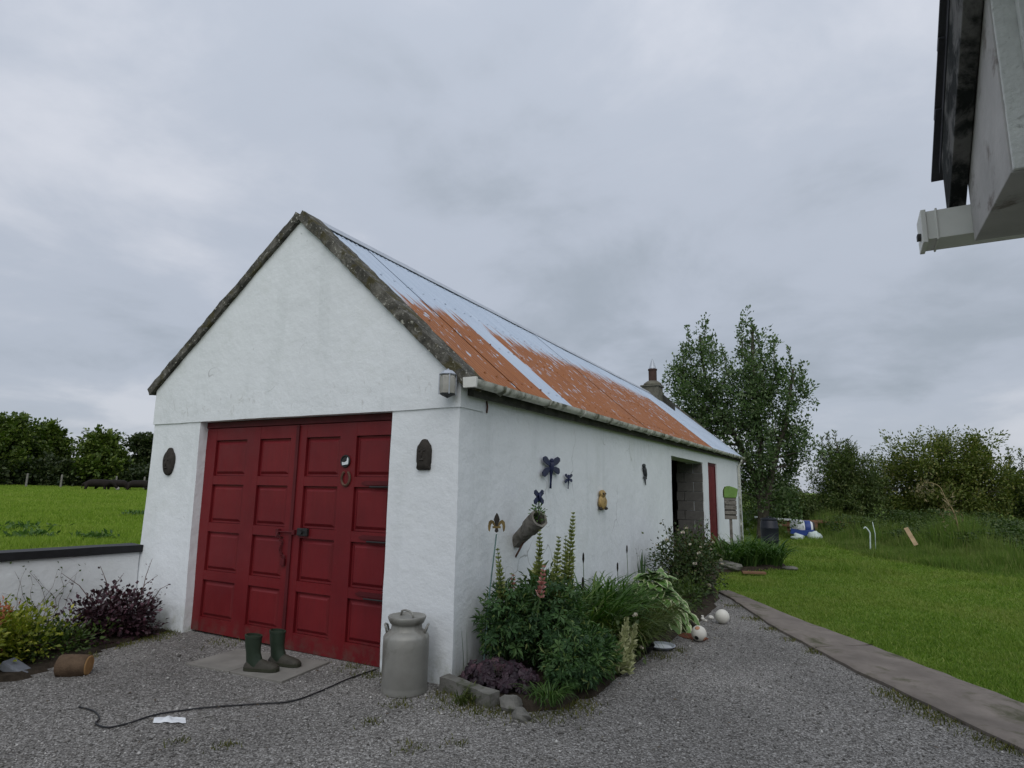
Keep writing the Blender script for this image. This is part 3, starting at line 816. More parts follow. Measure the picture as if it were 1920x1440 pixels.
# verge copings, thick with lichen
def coping(p0, p1, th, y0, y1, ext=0.0):
    p0, p1 = Vector(p0), Vector(p1)
    L = (p1-p0).length; dx = (p1-p0).normalized(); nz = Vector((-dx.z, 0, dx.x))
    if nz.z < 0: nz = -nz
    bm = gridbox(0, L, y0, y1, 0, th, 0.055, 0.0)
    for v in bm.verts:
        q = v.co.copy()
        rough = mn.noise_vector(q*8)*0.008 + mn.noise_vector(q*21)*0.007
        wob = 0.012*mn.noise(Vector((q.x*1.1, 2.3, 0)))
        v.co = p0 + dx*q.x + Vector((0, q.y, 0)) + nz*(q.z + (wob if q.z > 0.02 else wob*0.3)) + rough
    return bm
merge_bm([coping((WL-0.085, 0, ZL-0.06), (AX+0.02, 0, ZA), 0.092, -0.060, 0.19)], 'verge_coping', M['coping'], barn, True, 60)
merge_bm([coping((AX-0.015, 0, ZA+0.008), (0.085, 0, ZR-0.062), 0.100, -0.060, 0.20)], 'verge_coping', M['coping'], barn, True, 60)
merge_bm([coping((WL-0.08, 0, ZL-0.06), (AX+0.02, 0, ZA+0.03), 0.10, D-0.02, D+0.30)], 'rear_coping', M['coping'], barn, True, 60)
merge_bm([coping((AX, 0, ZA+0.03), (0.10, 0, ZR-0.03), 0.13, D-0.02, D+0.28)], 'rear_coping', M['coping'], barn, True, 60)
# the black stone kneeler under the coping's foot
m_ = MB(); m_.blob((0.075, 0.09, 2.51), (0.085, 0.15, 0.055), 12, 8, 0.25, 3); m_.build('kneeler_stone', M['soffit_dark'], barn, smooth=True)

# corrugated roof: every sheet a piece of its own
def roof_sheet(y0, y1, rusty, side):
    nv = int((y1-y0+0.05)/0.076*5); nu = 7
    V = []; UV = []
    tilt = rnd.uniform(-0.004, 0.004); lift = 0.004 if int(y0*10) % 2 else 0.0
    for i in range(nu+1):
        s_ = i/nu
        for j in range(nv+1):
            y = y0 + (y1-y0+0.05)*j/nv
            ex, ez = (0.11, eave_z(y)) if side > 0 else (WL-0.10, 2.68+0.002*y)
            rx, rz = AX, ridge_z(y)
            x = ex + (rx-ex)*s_; z = ez + (rz-ez)*s_
            ln = math.hypot(rx-ex, rz-ez); nx_, nz_ = (rz-ez)/ln*side*-1, abs(rx-ex)/ln
            nx_ = abs(rz-ez)/ln*side
            h = 0.0085*math.cos(2*math.pi*y/0.076) + lift + tilt*(j/nv-0.5) + 0.006*mn.noise((s_*3, y*0.8, side))
            V.append((x+nx_*h, y, z+nz_*h)); UV.append((s_, y))
    m_ = MB()
    m_.add(V, [(i*(nv+1)+j, i*(nv+1)+j+1, (i+1)*(nv+1)+j+1, (i+1)*(nv+1)+j) for i in range(nu) for j in range(nv)])
    if side > 0:
        for s_ in (0.06, 0.36, 0.66, 0.93):
            yk = y0 + 0.03
            while yk < y1:
                yc = round(yk/0.076)*0.076; ez, rz = eave_z(yc), ridge_z(yc)
                x = 0.11 + (AX-0.11)*s_; z = ez + (rz-ez)*s_ + 0.014
                b0 = len(m_.v); m_.add([(x+0.012, yc-0.012, z-0.006), (x+0.012, yc+0.012, z-0.006), (x-0.012, yc+0.012, z+0.006), (x-0.012, yc-0.012, z+0.006), (x+0.008, yc, z+0.014)], [(0, 1, 4), (1, 2, 4), (2, 3, 4), (3, 0, 4)])
                UV += [(s_, yc)]*5; yk += 0.228
    me = m_.mesh('roof_sheet', M['rusty_sheet' if rusty else 'grey_sheet'], True)
    ul = me.uv_layers.new(name='slope')
    for lp_ in me.loops: ul.data[lp_.index].uv = UV[lp_.vertex_index]
    return put(bpy.data.objects.new('roof_sheet', me), barn)
edges = [0.20, 0.92, 1.64, 2.28] + [2.28+0.651*i for i in range(1, 15)] + [11.394+0.58*i for i in range(1, 10)]
edges[-1] = D+0.02
for i, (a, b) in enumerate(zip(edges, edges[1:])):
    roof_sheet(a, b, i != 2 and i < 17, 1)
    roof_sheet(a, b, i % 5 == 2, -1)
m_ = MB()      # ridge capping
rw = []
for i in range(41):
    y = 0.16 + (D-0.16)*i/40; z = ridge_z(y) + 0.036 + 0.004*mn.noise((y*2, 0, 0))
    rw.append([(AX-0.13, y, z-0.112), (AX-0.025, y, z-0.008), (AX, y, z+0.006), (AX+0.025, y, z-0.008), (AX+0.11, y, z-0.098), (AX+0.108, y, z-0.104), (AX, y, z-0.004), (AX-0.125, y, z-0.118)])
m_.rings(rw); m_.build('ridge_cap', M['zinc'], barn, smooth=True, auto=30)
# fascia, gutter, brackets, downpipe
m_ = MB()
rw = []
for i in range(21):
    y = 0.10 + (D-0.15)*i/20; z = eave_z(y)
    rw.append([(0.004, y, z-0.135), (0.075, y, z-0.150), (0.085, y, z-0.03), (0.004, y, z+0.005)])
m_.rings(rw); m_.build('fascia', M['soffit_dark'], barn)
def gut_rings(y0, y1, n, r=0.058):
    out = []
    for i in range(n+1):
        y = y0+(y1-y0)*i/n; zt = eave_z(y)-0.022 + 0.006*mn.noise((y*0.6, 1, 1)); cx_ = 0.148
        ring = []
        for k in range(13):
            a = math.pi + math.pi*k/12
            ring.append((cx_+r*math.cos(a), y, zt+r*1.25*math.sin(a)*(0.9 if 3 < k < 9 else 1)))
        for k in range(12, -1, -1):
            a = math.pi + math.pi*k/12
            ring.append((cx_+(r-0.006)*math.cos(a), y, zt+(r*1.25-0.006)*math.sin(a)+0.001))
        out.append(ring)
    return out
gs = [-0.07, 2.9, 5.9, 8.9, 11.9, 14.6, D+0.06]
for i, (a, b) in enumerate(zip(gs, gs[1:])):
    m_ = MB(); m_.rings(gut_rings(a, b-0.003, 12)); m_.build('gutter', M['gutter'], barn, smooth=True, auto=50)
    if i: 
        m_ = MB(); m_.rings(gut_rings(a-0.045, a+0.045, 2, 0.064)); m_.build('gutter_joint', M['gutter'], barn, smooth=True, auto=50)
m_ = MB()      # square stop end, cleaner than the rest
zt = eave_z(0)-0.022
m_.prism([(0.085, zt-0.078), (0.211, zt-0.078), (0.216, zt+0.012), (0.080, zt+0.012)], -0.095, -0.066, 'y'); m_.build('gutter_stop_end', M['gutter_end'], barn, bevel=0.004)
for i in range(17):
    y = 0.45 + i; z = eave_z(y)-0.022
    m_ = MB(); m_.tube([(0.088, y, z+0.005), (0.095, y, z-0.045), (0.148, y, z-0.080), (0.201, y, z-0.045), (0.210, y, z+0.006)], 0.008, 5); m_.build('gutter_bracket', M['gutter'], barn)
y = 16.15
m_ = MB(); m_.tube([(0.148, y, eave_z(y)-0.09), (0.148, y, eave_z(y)-0.18), (0.055, y, eave_z(y)-0.32), (0.055, y, 0.05)], 0.034, 10); m_.build('downpipe', M['gutter'], barn, smooth=True)
for z in (0.6, 1.4, 2.1):
    m_ = MB(); m_.tube([(0.055, y, z-0.02), (0.055, y, z+0.02)], 0.042, 10); m_.build('pipe_clip', M['gutter'], barn)
# chimney
ch = merge_bm([gridbox(-2.33, -1.81, 13.74, 14.26, 4.1, 4.74, 0.10, 0.014)], 'chimney', M['chimney'], barn)
m_ = MB(); m_.prism([(-2.37, 13.70), (-1.77, 13.70), (-1.77, 14.30), (-2.37, 14.30)], 4.735, 4.78); m_.build('chimney_cap', M['chimney'], ch, bevel=0.012)
m_ = MB(); m_.lathe([(0.30, 4.775), (0.26, 4.86), (0.16, 4.93)], 18, Matrix.Translation((-2.06, 14.0, 0))); m_.build('flaunching', M['chimney'], ch, smooth=True)
m_ = MB(); m_.lathe([(0.125, 4.90), (0.125, 5.26), (0.14, 5.27), (0.14, 5.31), (0.11, 5.31), (0.10, 5.1)], 18, Matrix.Translation((-2.05, 14.0, 0))); m_.build('chimney_pot', M['terracotta'], ch, smooth=True, auto=40)
cw = MB()
for k in range(5):
    a = 2*math.pi*k/5
    cw.tube([(-2.05+0.115*math.cos(a), 14+0.115*math.sin(a), 5.30), (-2.05, 14, 5.62)], 0.010, 5)
cw.lathe([(0.118, 5.32), (0.03, 5.60), (0.0, 5.66)], 12, Matrix.Translation((-2.05, 14, 0)))
cw.build('chimney_cowl', M['zinc'], ch)
m_ = MB(); m_.prism([(-1.86, 4.60), (-1.45, 4.22), (-1.45, 3.80), (-1.86, 4.15)], 14.22, 14.27, 'y'); m_.build('flashing', M['soffit_dark'], ch)

# red double doors: frame head, two leaves, eight raised panels each
DY = 0.095
m_ = MB(); m_.box(DJL+0.002, DJR-0.002, DY-0.012, DY+0.10, LZ-0.072, LZ-0.004); m_.build('door_head', M['red_dark'], barn, bevel=0.004)
ROWS = [(2.075, 1.68), (1.585, 1.17), (1.075, 0.66), (0.565, 0.175)]
def leaf_door(x0, x1, cols, zb, tiltz):
    m_ = MB()
    z0, z1 = zb, LZ-0.078
    xs = [x0, cols[0][0], cols[0][1], cols[1][0], cols[1][1], x1]
    for a, b in ((0, 1), (2, 3), (4, 5)): m_.box(xs[a], xs[b], DY, DY+0.045, z0, z1)
    zs = [z1] + [v for r_ in ROWS for v in r_] + [z0]
    for i in range(0, len(zs), 2):
        for (a, b) in cols: m_.box(a, b, DY+0.0015, DY+0.044, zs[i+1], zs[i])
    lf = m_.build('door_leaf', M['red'], barn)
    bmx = bmesh.new(); bmx.from_mesh(lf.data); bmx.to_mesh(lf.data); bmx.free()
    for (a, b) in cols:
        for (zt_, zb_) in ROWS:
            p = MB(); i_, o_ = 0.045, 0.0
            r0 = [(a, DY+0.044, zb_), (b, DY+0.044, zb_), (b, DY+0.044, zt_), (a, DY+0.044, zt_)]
            g = 0.004
            r1 = [(a+g, DY+0.028, zb_+g), (b-g, DY+0.028, zb_+g), (b-g, DY+0.028, zt_-g), (a+g, DY+0.028, zt_-g)]
            r2 = [(a+0.022, DY+0.030, zb_+0.022), (b-0.022, DY+0.030, zb_+0.022), (b-0.022, DY+0.030, zt_-0.022), (a+0.022, DY+0.030, zt_-0.022)]
            i_ = 0.050
            r3 = [(a+i_, DY+0.010, zb_+i_), (b-i_, DY+0.010, zb_+i_), (b-i_, DY+0.010, zt_-i_), (a+i_, DY+0.010, zt_-i_)]
            p.rings([r0, r1, r2, r3], True); p.build('panel', M['red'], lf)
    return lf
LC = [(-3.325, -2.81), (-2.605, -2.14)]
RC = [(-1.915, -1.455), (-1.245, -0.80)]
l1 = leaf_door(DJL+0.004, -2.030, LC, 0.035, 0)
l2 = leaf_door(-2.018, DJR-0.004, RC, 0.020, 0)
m_ = MB(); m_.box(-2.052, -2.012, DY-0.016, DY-0.001, 0.03, LZ-0.085); m_.build('meeting_strip', M['red_dark'], l1, bevel=0.003)
for z in (1.625, 1.125, 0.62):      # strap hinges
    m_ = MB(); m_.box(-1.10, DJR-0.006, DY-0.011, DY-0.001, z-0.022, z+0.018); m_.prism([(-1.10, z-0.020), (-1.10, z+0.016), (-1.15, z-0.002)], DY-0.010, DY-0.001, 'y'); m_.build('strap_hinge', M['red_dark'], l2)
    m_ = MB(); m_.tube([(-1.03, DY-0.024, z-0.038), (DJR-0.01, DY-0.024, z-0.036)], 0.008, 8); m_.build('hinge_bar', M['black_iron'], l2)
# bolt, hasp, chain and the rim lock
m_ = MB(); m_.tube([(-2.21, DY-0.022, 1.125), (-1.97, DY-0.022, 1.128)], 0.008, 8); m_.box(-2.23, -2.19, DY-0.03, DY, 1.10, 1.15); m_.box(-2.00, -1.965, DY-0.03, DY, 1.105, 1.15); m_.tube([(-2.205, DY-0.025, 1.125), (-2.205, DY-0.040, 1.07)], 0.006, 6); m_.build('bolt', M['red_dark'], l1)
m_ = MB(); m_.box(-1.93, -1.79, DY-0.030, DY-0.001, 1.098, 1.172); m_.build('rim_lock', M['black_iron'], l2, bevel=0.006)
m_ = MB(); m_.tube([(-1.86, DY-0.03, 1.135), (-1.86, DY-0.052, 1.135)], 0.018, 10); m_.build('lock_knob', M['black_iron'], l2)
lk = None
for i in range(9):
    Mx = Matrix.Translation((-2.195+0.030*math.sin(i*0.8)+0.012*i, DY-0.018, 1.075-0.024*i)) @ Matrix.Rotation(math.pi/2*(i % 2), 4, 'Z') @ Matrix.Rotation(0.3*math.sin(i*2.1), 4, 'Y')
    if lk is None:
        q = MB(); q.tube([(0.010*math.cos(a), 0, 0.017*math.sin(a)) for a in np.linspace(0, 2*math.pi, 11)], 0.0042, 5, False)
        lk = q.build('chain_link', M['red_dark'], l1, M=Mx, smooth=True)
    else: inst('chain_link', lk.data, Mx, l1)
m_ = MB(); m_.box(-2.135, -2.080, DY-0.028, DY-0.006, 0.80, 0.865); m_.tube([(-2.125, DY-0.017, 0.862), (-2.125, DY-0.017, 0.885), (-2.107, DY-0.017, 0.897), (-2.09, DY-0.017, 0.885), (-2.09, DY-0.017, 0.862)], 0.005, 6); m_.build('padlock', M['red_dark'], l1)

# narrow red door near the far end
m_ = MB(); m_.box(-0.10, -0.055, E1+0.06, E2-0.06, 0.02, ET-0.07)
fd = m_.build('side_door', M['red'], barn)
for i in range(6):
    y0 = E1+0.065+i*(E2-E1-0.13)/6
    m_ = MB(); m_.box(-0.058, -0.048, y0+0.004, y0+(E2-E1-0.13)/6-0.004, 0.03, ET-0.075); m_.build('door_plank', M['red'], fd)
m_ = MB(); m_.box(-0.2, -0.030, E1+0.001, E1+0.06, 0, ET-0.001); m_.box(-0.2, -0.030, E2-0.06, E2-0.001, 0, ET-0.001); m_.box(-0.2, -0.031, E1+0.06, E2-0.06, ET-0.07, ET-0.001); m_.build('door_frame', M['red_dark'], fd)
m_ = MB(); m_.box(-0.048, -0.015, E1+0.14, E1+0.20, 1.02, 1.12); m_.build('door_handle', M['black_iron'], fd, bevel=0.004)
# old iron fixing and a crack in the render
m_ = MB(); m_.tube([(0.004, 0.447, 2.395), (0.012, 0.450, 2.34), (0.004, 0.452, 2.285)], 0.008, 6); m_.build('wall_tie', M['rusty_iron'], barn)

# ================================================================== LOW WALL
lw = thing('low_wall', 'low whitewashed garden wall with black coping joining the gable', 'wall', (-4.42, -1.2, 0))
Wa, Wb = Vector((-4.34, 0.0, 0)), Vector((-4.98, -4.6, 0))
dv = (Wb-Wa).normalized(); nv_ = Vector((-dv.y, dv.x, 0))
Lw = (Wb-Wa).length
Mw = Matrix(((dv.x, nv_.x, 0, Wa.x), (dv.y, nv_.y, 0, Wa.y), (0, 0, 1, 0), (0, 0, 0, 1)))
bm = gridbox(0.012, Lw, -0.24, 0.0, -0.05, 0.80, 0.14, 0.0)
if (Mw.to_3x3() @ Vector((0, 1, 0))).x < 0: pass
for v in bm.verts: v.co = Mw @ v.co; v.co += mn.noise_vector(v.co*1.4)*0.013 + mn.noise_vector(v.co*5)*0.006
bmesh.ops.recalc_face_normals(bm, faces=bm.faces)
merge_bm([bm], 'rendered_wall', M['plaster_plain'], lw)
bm = gridbox(-0.0, Lw, -0.27, 0.035, 0.802, 0.882, 0.12, 0.0)
for v in bm.verts: v.co = Mw @ v.co; v.co += mn.noise_vector(v.co*3)*0.006
bmesh.ops.recalc_face_normals(bm, faces=bm.faces)
merge_bm([bm], 'coping', M['black_cap'], lw)

# ================================================================== NEIGHBOURING HOUSE (its eaves corner overhead)
hs = thing('house', 'corner of a white house with dark bargeboard and slate eaves overhead at the right', 'house', (3.56, -2.3, 0))
HX, S37 = 3.352, math.tan(R(37.5))
def rl(y, z0): return z0 + (-1.74-y)*S37        # rises towards the ridge
m_ = MB(); m_.prism([(-2.33, 0), (-9.3, 0), (-9.3, 2.5), (-5.85, 5.35), (-2.33, 2.9)], 3.57, 3.85, 'x'); m_.box(3.86, 11.0, -2.63, -2.33, 0, 2.9); m_.build('wall', M['house_white'], hs)
m_ = MB()
kb = [(-1.80, 2.50), (-2.335, 2.50), (-2.335, rl(-2.335, 2.70)), (-1.80, rl(-1.80, 2.70))]
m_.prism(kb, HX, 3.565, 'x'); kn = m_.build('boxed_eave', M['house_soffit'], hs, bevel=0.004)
m_ = MB(); m_.box(HX+0.004, 3.60, -2.352, -2.337, 2.503, 3.6); m_.build('eave_cheek', M['house_white'], kn, bevel=0.003)
m_ = MB(); m_.box(HX+0.055, 3.60, -2.385, -2.354, 2.58, 3.7); m_.build('cover_strip', M['house_white'], kn, bevel=0.003)
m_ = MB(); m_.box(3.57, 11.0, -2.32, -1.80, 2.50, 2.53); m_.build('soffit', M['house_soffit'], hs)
m_ = MB()      # bargeboard
p = [(-1.70, rl(-1.70, 2.645)), (-5.85, rl(-5.85, 2.645)), (-5.85, rl(-5.85, 2.90)), (-1.70, rl(-1.70, 2.90))]
m_.prism(p, HX-0.055, HX-0.003, 'x'); m_.build('bargeboard', M['barge'], hs, bevel=0.004)
p = [(-10.0, rl(-1.70, 2.645)), (-5.85, rl(-5.85, 2.645)), (-5.85, rl(-5.85, 2.90)), (-10.0, rl(-1.70, 2.90))]
m_ = MB(); m_.prism(p, HX-0.030, HX-0.001, 'x'); m_.build('bargeboard', M['barge'], hs)
m_ = MB()
p = [(-1.66, rl(-1.66, 2.905)), (-5.85, rl(-5.85, 2.905)), (-10.1, rl(-1.66, 2.905)), (-10.1, rl(-1.66, 2.95)), (-5.85, rl(-5.85, 2.95)), (-1.66, rl(-1.66, 2.95))]
m_.prism(p, HX-0.058, 11.0, 'x'); m_.build('roof', M['house_slate'], hs)
rf = bpy.data.objects['roof']
sl = None
for r_ in range(16):        # verge slates, lapped
    y = -1.60 - r_*0.20
    Mx = Matrix.Translation((HX-0.078, y, rl(y, 2.945))) @ Matrix.Rotation(-R(37.5)+0.05, 4, 'X')
    for c in range(3):
        Mc = Matrix.Translation((c*0.26 - (0.0 if r_ % 2 else 0.0), 0, rnd.uniform(0, 0.004))) @ Mx
        if sl is None:
            q = MB(); q.box(0, 0.255, -0.30, 0.0, 0.006, 0.018); sl = q.build('slate', M['house_slate'], rf, M=Mc)
        else: inst('slate', sl.data, Mc, rf)
# square gutter running past the verge, with its stop end and clip
gt = MB(); gx0 = 3.218
gt.prism([(-1.80, 2.642), (-1.795, 2.535), (-1.69, 2.525), (-1.685, 2.635), (-1.692, 2.635), (-1.697, 2.535), (-1.787, 2.544), (-1.793, 2.642)], gx0, 11.0, 'x')
gg = gt.build('gutter', M['gutter_end'], hs)
m_ = MB(); m_.prism([(-1.803, 2.522), (-1.685, 2.516), (-1.68, 2.645), (-1.805, 2.650)], gx0-0.018, gx0-0.001, 'x'); m_.build('stop_end', M['gutter_end'], gg, bevel=0.003)
m_ = MB(); m_.tube([(gx0+0.03, -1.801, 2.648), (gx0+0.03, -1.797, 2.532), (gx0+0.03, -1.69, 2.521), (gx0+0.03, -1.682, 2.64)], 0.004, 6); m_.build('gutter_clip', M['gutter_end'], gg)
m_ = MB(); m_.box(gx0-0.030, gx0-0.017, -1.77, -1.74, 2.55, 2.57); m_.build('clip', M['black_iron'], gg)

# ================================================================== THINGS AT THE GABLE
# milk churn
CXc, CYc = -0.262, -0.275
cn = thing('milk_churn', 'dull metal milk churn with lid and side handles beside the red doors', 'milk churn', (CXc, CYc, 0.014))
Mc = Matrix.Translation((CXc, CYc, 0.014))
m_ = MB(); m_.lathe([(0.0, 0.012), (0.165, 0.012), (0.172, 0.0), (0.180, 0.004), (0.182, 0.03), (0.178, 0.045), (0.180, 0.06), (0.181, 0.20), (0.182, 0.34), (0.181, 0.405), (0.175, 0.420), (0.158, 0.440), (0.136, 0.456), (0.124, 0.466), (0.120, 0.50), (0.120, 0.525)], 40, Mc); m_.build('body', M['steel'], cn, smooth=True, auto=50)
m_ = MB(); m_.lathe([(0.124, 0.508), (0.132, 0.510), (0.146, 0.536), (0.152, 0.556), (0.148, 0.564), (0.134, 0.566), (0.115, 0.556), (0.06, 0.550), (0.0, 0.550)], 40, Mc); ld = m_.build('lid', M['steel'], cn, smooth=True, auto=50)
m_ = MB(); m_.tube([Mc @ Vector(p) for p in ((-0.085, 0.03, 0.556), (-0.075, 0.028, 0.588), (-0.03, 0.01, 0.600), (0.03, -0.01, 0.600), (0.075, -0.028, 0.588), (0.085, -0.03, 0.556))], 0.009, 8); m_.build('lid_grip', M['steel'], ld, smooth=True)
for a in (math.atan2(0.47, 0.88), math.atan2(-0.47, -0.88)):
    c_, s_ = math.cos(a), math.sin(a)
    pts = []
    for r_, z, o in ((0.150, 0.440, -0.040), (0.162, 0.485, -0.040), (0.172, 0.496, -0.02), (0.172, 0.496, 0.02), (0.162, 0.485, 0.040), (0.150, 0.440, 0.040)):
        pts.append(Mc @ Vector((c_*r_ - s_*o, s_*r_ + c_*o, z)))
    m_ = MB(); m_.tube(pts, 0.0085, 8); m_.build('handle', M['steel'], cn, smooth=True)

# wellington boots
def boot(loc, rot, label):
    b = thing('wellington_boot', label, 'boot', loc, 'pair of green wellington boots')
    Mb = Matrix.Translation(loc) @ Matrix.Rotation(rot, 4, 'Z') @ Matrix.Scale(1.06, 4)
    def el(cx, z, rx, ry, n=20, tz=0.0): return [Mb @ Vector((cx+rx*math.cos(2*math.pi*k/n), ry*math.sin(2*math.pi*k/n), z + tz*math.cos(2*math.pi*k/n))) for k in range(n)]
    m_ = MB(); m_.rings([el(0.030, 0.03, 0.078, 0.043), el(0.012, 0.075, 0.068, 0.044), el(0.003, 0.11, 0.062, 0.045), el(-0.004, 0.14, 0.058, 0.047), el(-0.008, 0.17, 0.062, 0.050), el(-0.010, 0.205, 0.065, 0.053), el(-0.012, 0.262, 0.068, 0.056, tz=-0.006), el(-0.012, 0.262, 0.062, 0.050, tz=-0.006), el(-0.010, 0.20, 0.058, 0.046), el(-0.005, 0.12, 0.05, 0.038)])
    m_.build('shaft', M['boot'], b, smooth=True, auto=60)
    m_ = MB(); m_.rings([el(-0.012, 0.252, 0.0705, 0.0585, tz=-0.006), el(-0.012, 0.268, 0.0705, 0.0585, tz=-0.006), el(-0.012, 0.270, 0.060, 0.048, tz=-0.006), el(-0.012, 0.25, 0.060, 0.048, tz=-0.006)]); m_.build('top_band', M['boot'], b, smooth=True, auto=40)
    rings = []
    for x, h, w in ((-0.066, 0.035, 0.020), (-0.058, 0.060, 0.036), (-0.03, 0.085, 0.044), (0.02, 0.095, 0.044), (0.07, 0.090, 0.043), (0.11, 0.076, 0.046), (0.15, 0.066, 0.048), (0.185, 0.055, 0.044), (0.208, 0.042, 0.032), (0.216, 0.030, 0.014)):
        ring = []
        for k in range(16):
            a = 2*math.pi*k/16; yy = w*math.cos(a); zz = math.sin(a)
            ring.append(Mb @ Vector((x, yy, 0.024 + (h-0.024)*max(0, zz)**0.8 if zz > 0 else 0.022)))
        rings.append(ring)
    m_ = MB(); m_.rings(rings); m_.build('foot', M['boot_toe'], b, smooth=True, auto=60)
    out = [(-0.072, 0.0), (-0.066, 0.025), (-0.045, 0.040), (0.0, 0.044), (0.05, 0.042), (0.10, 0.047), (0.15, 0.051), (0.19, 0.046), (0.215, 0.030), (0.224, 0.0)]
    out = out + [(x, -y) for x, y in out[-2:0:-1]]
    m_ = MB(); m_.prism(out, 0.0, 0.026, 'z', Mb); m_.build('sole', M['sole'], b, bevel=0.003)
    return b
boot((-1.655, -0.565, 0.033), R(22), 'green wellington boot standing nearer the camera on the grey mat')
boot((-1.615, -0.345, 0.033), R(14), 'green wellington boot standing nearer the red doors on the grey mat')

# mat of two pale slabs pushed together
mt = thing('door_mat', 'flat pale grey mat lying on the gravel before the red doors', 'mat', (-1.8, -0.4, 0.014))
q0 = [(-2.33, -0.715), (-1.80, -0.680), (-1.82, -0.095), (-2.35, -0.17)]
q1 = [(-1.792, -0.679), (-1.212, -0.64), (-1.295, -0.026), (-1.812, -0.094)]
for q in (q0, q1):
    m_ = MB(); m_.prism(q, 0.010, 0.031, 'z'); m_.build('mat_half', M['slab'], mt, bevel=0.004)

# cable / hose across the gravel
cp = [(-1.987, -1.752), (-1.814, -1.744), (-1.64, -1.80), (-1.57, -1.86), (-1.44, -1.86), (-1.39, -1.76), (-1.377, -1.543), (-1.184, -1.273), (-0.95, -1.06), (-0.80, -0.90), (-0.79, -0.62), (-0.82, -0.30), (-0.80, 0.02)]
def smooth_path(pts, n=6):
    out = []
    P_ = [Vector(p) for p in pts]
    for i in range(len(P_)-1):
        p0, p1, p2, p3 = P_[max(i-1, 0)], P_[i], P_[i+1], P_[min(i+2, len(P_)-1)]
        for k in range(n):
            u = k/n
            out.append(0.5*((2*p1)+(p2-p0)*u+(2*p0-5*p1+4*p2-p3)*u*u+(3*p1-p0-3*p2+p3)*u**3))
    out.append(P_[-1]); return out
m_ = MB(); m_.tube(smooth_path([(x, y, 0.024) for x, y in cp]), 0.0058, 8)
tag(m_.build('cable', M['cable'], smooth=True), 'black cable snaking across the gravel to the red doors', 'cable')
# scrap of polythene
bm = MB(); g = 9
vs = [(-1.27+0.22*i/g*0.88-0.02*j, -1.66+0.22*i/g*0.47+0.018*j*(1-0.5*abs(i/g-0.4)), 0.02+0.018*abs(mn.noise((i*0.9, j*0.8, 2)))+(0.02 if (2 < i < 5 and j in (1, 2)) else 0)) for j in range(5) for i in range(g+1)]
bm.add(vs, [(j*(g+1)+i, j*(g+1)+i+1, (j+1)*(g+1)+i+1, (j+1)*(g+1)+i) for j in range(4) for i in range(g)])
tag(bm.build('plastic_scrap', M['paper'], smooth=True), 'crumpled white plastic scrap lying on the gravel beside the cable', 'litter')

# clay plaques on the piers
def plaque(cx_, cz, poly, name, label, feats):
    p = thing(name, label, 'plaque', (cx_, -0.002, cz))
    n = len(poly); rings = []
    for k, (s_, y) in enumerate(((1.0, -0.002), (1.0, -0.020), (0.93, -0.034), (0.7, -0.046), (0.4, -0.052))):
        rings.append([(cx_+x*s_, y, cz+z*s_) for x, z in poly])
    m_ = MB(); m_.rings(rings); m_.build('plaque_body', M['plaque'], p, smooth=True, auto=50)
    for nm, (x, z), r_ in feats:
        m_ = MB(); m_.blob((cx_+x, -0.050, cz+z), r_, 10, 7, 0.15, x*9); m_.build(nm, M['plaque'], p, smooth=True)
ov = [(0.098*math.cos(a)*(1+0.05*math.sin(3*a)), 0.150*math.sin(a)+(0.02 if 1.2 < a < 1.95 else 0)) for a in np.linspace(0, 2*math.pi, 26)[:-1]]
plaque(-3.982, 1.827, ov, 'oval_plaque', 'dark oval clay plaque on the white pier left of the red doors', [('relief', (-0.03, 0.03), (0.016, 0.012, 0.012)), ('relief', (0.03, 0.03), (0.016, 0.012, 0.012)), ('relief', (0, -0.01), (0.014, 0.018, 0.035)), ('relief', (0, -0.065), (0.032, 0.012, 0.010))])
arch = [(-0.070, -0.13), (-0.055, -0.138), (0.055, -0.138), (0.070, -0.13), (0.066, -0.09), (0.074, -0.07), (0.074, 0.04), (0.066, 0.075), (0.045, 0.10), (0.025, 0.128), (0, 0.135), (-0.025, 0.128), (-0.045, 0.10), (-0.066, 0.075), (-0.074, 0.04), (-0.074, -0.07), (-0.066, -0.09)]
plaque(-0.352, 1.880, arch, 'arched_plaque', 'dark arched clay plaque on the white pier right of the red doors', [('relief', (-0.024, 0.03), (0.012, 0.012, 0.010)), ('relief', (0.024, 0.03), (0.012, 0.012, 0.010)), ('relief', (0, 0.0), (0.012, 0.016, 0.030)), ('relief', (0, -0.05), (0.026, 0.012, 0.009))])

# horse ornament and horseshoe hung on the right door
hm = thing('horse_medallion', 'small round black and white medallion hanging on the right red door leaf', 'ornament', (-1.362, DY-0.02, 1.83))
m_ = MB(); Mh = Matrix.Translation((-1.362, DY-0.002, 1.83)) @ Matrix.Rotation(R(90), 4, 'X')
m_.lathe([(0.058, 0.0), (0.062, 0.008), (0.058, 0.016), (0.050, 0.016), (0.048, 0.008), (0.0, 0.008)], 24, Mh); m_.build('rim', M['black_iron'], hm, smooth=True, auto=40)
m_ = MB(); m_.prism([(-0.036, -0.040), (0.040, -0.030), (0.044, 0.034), (0.028, 0.042), (0.020, 0.0), (-0.010, -0.012), (-0.040, -0.008)], 0.009, 0.014, 'z', Mh); m_.build('white_inlay', M['white_plastic'], hm)
pts = [(-1.345+0.052*math.cos(a)*(1 if abs(a) < 9 else 1), DY-0.010, 1.665+0.068*math.sin(a)) for a in np.linspace(R(118), R(422), 22)]
m_ = MB(); m_.tube(pts, 0.0125, 6); tag(m_.build('horseshoe', M['rusty_iron']), 'rusty horseshoe hanging open end up on the right red door leaf', 'horseshoe')

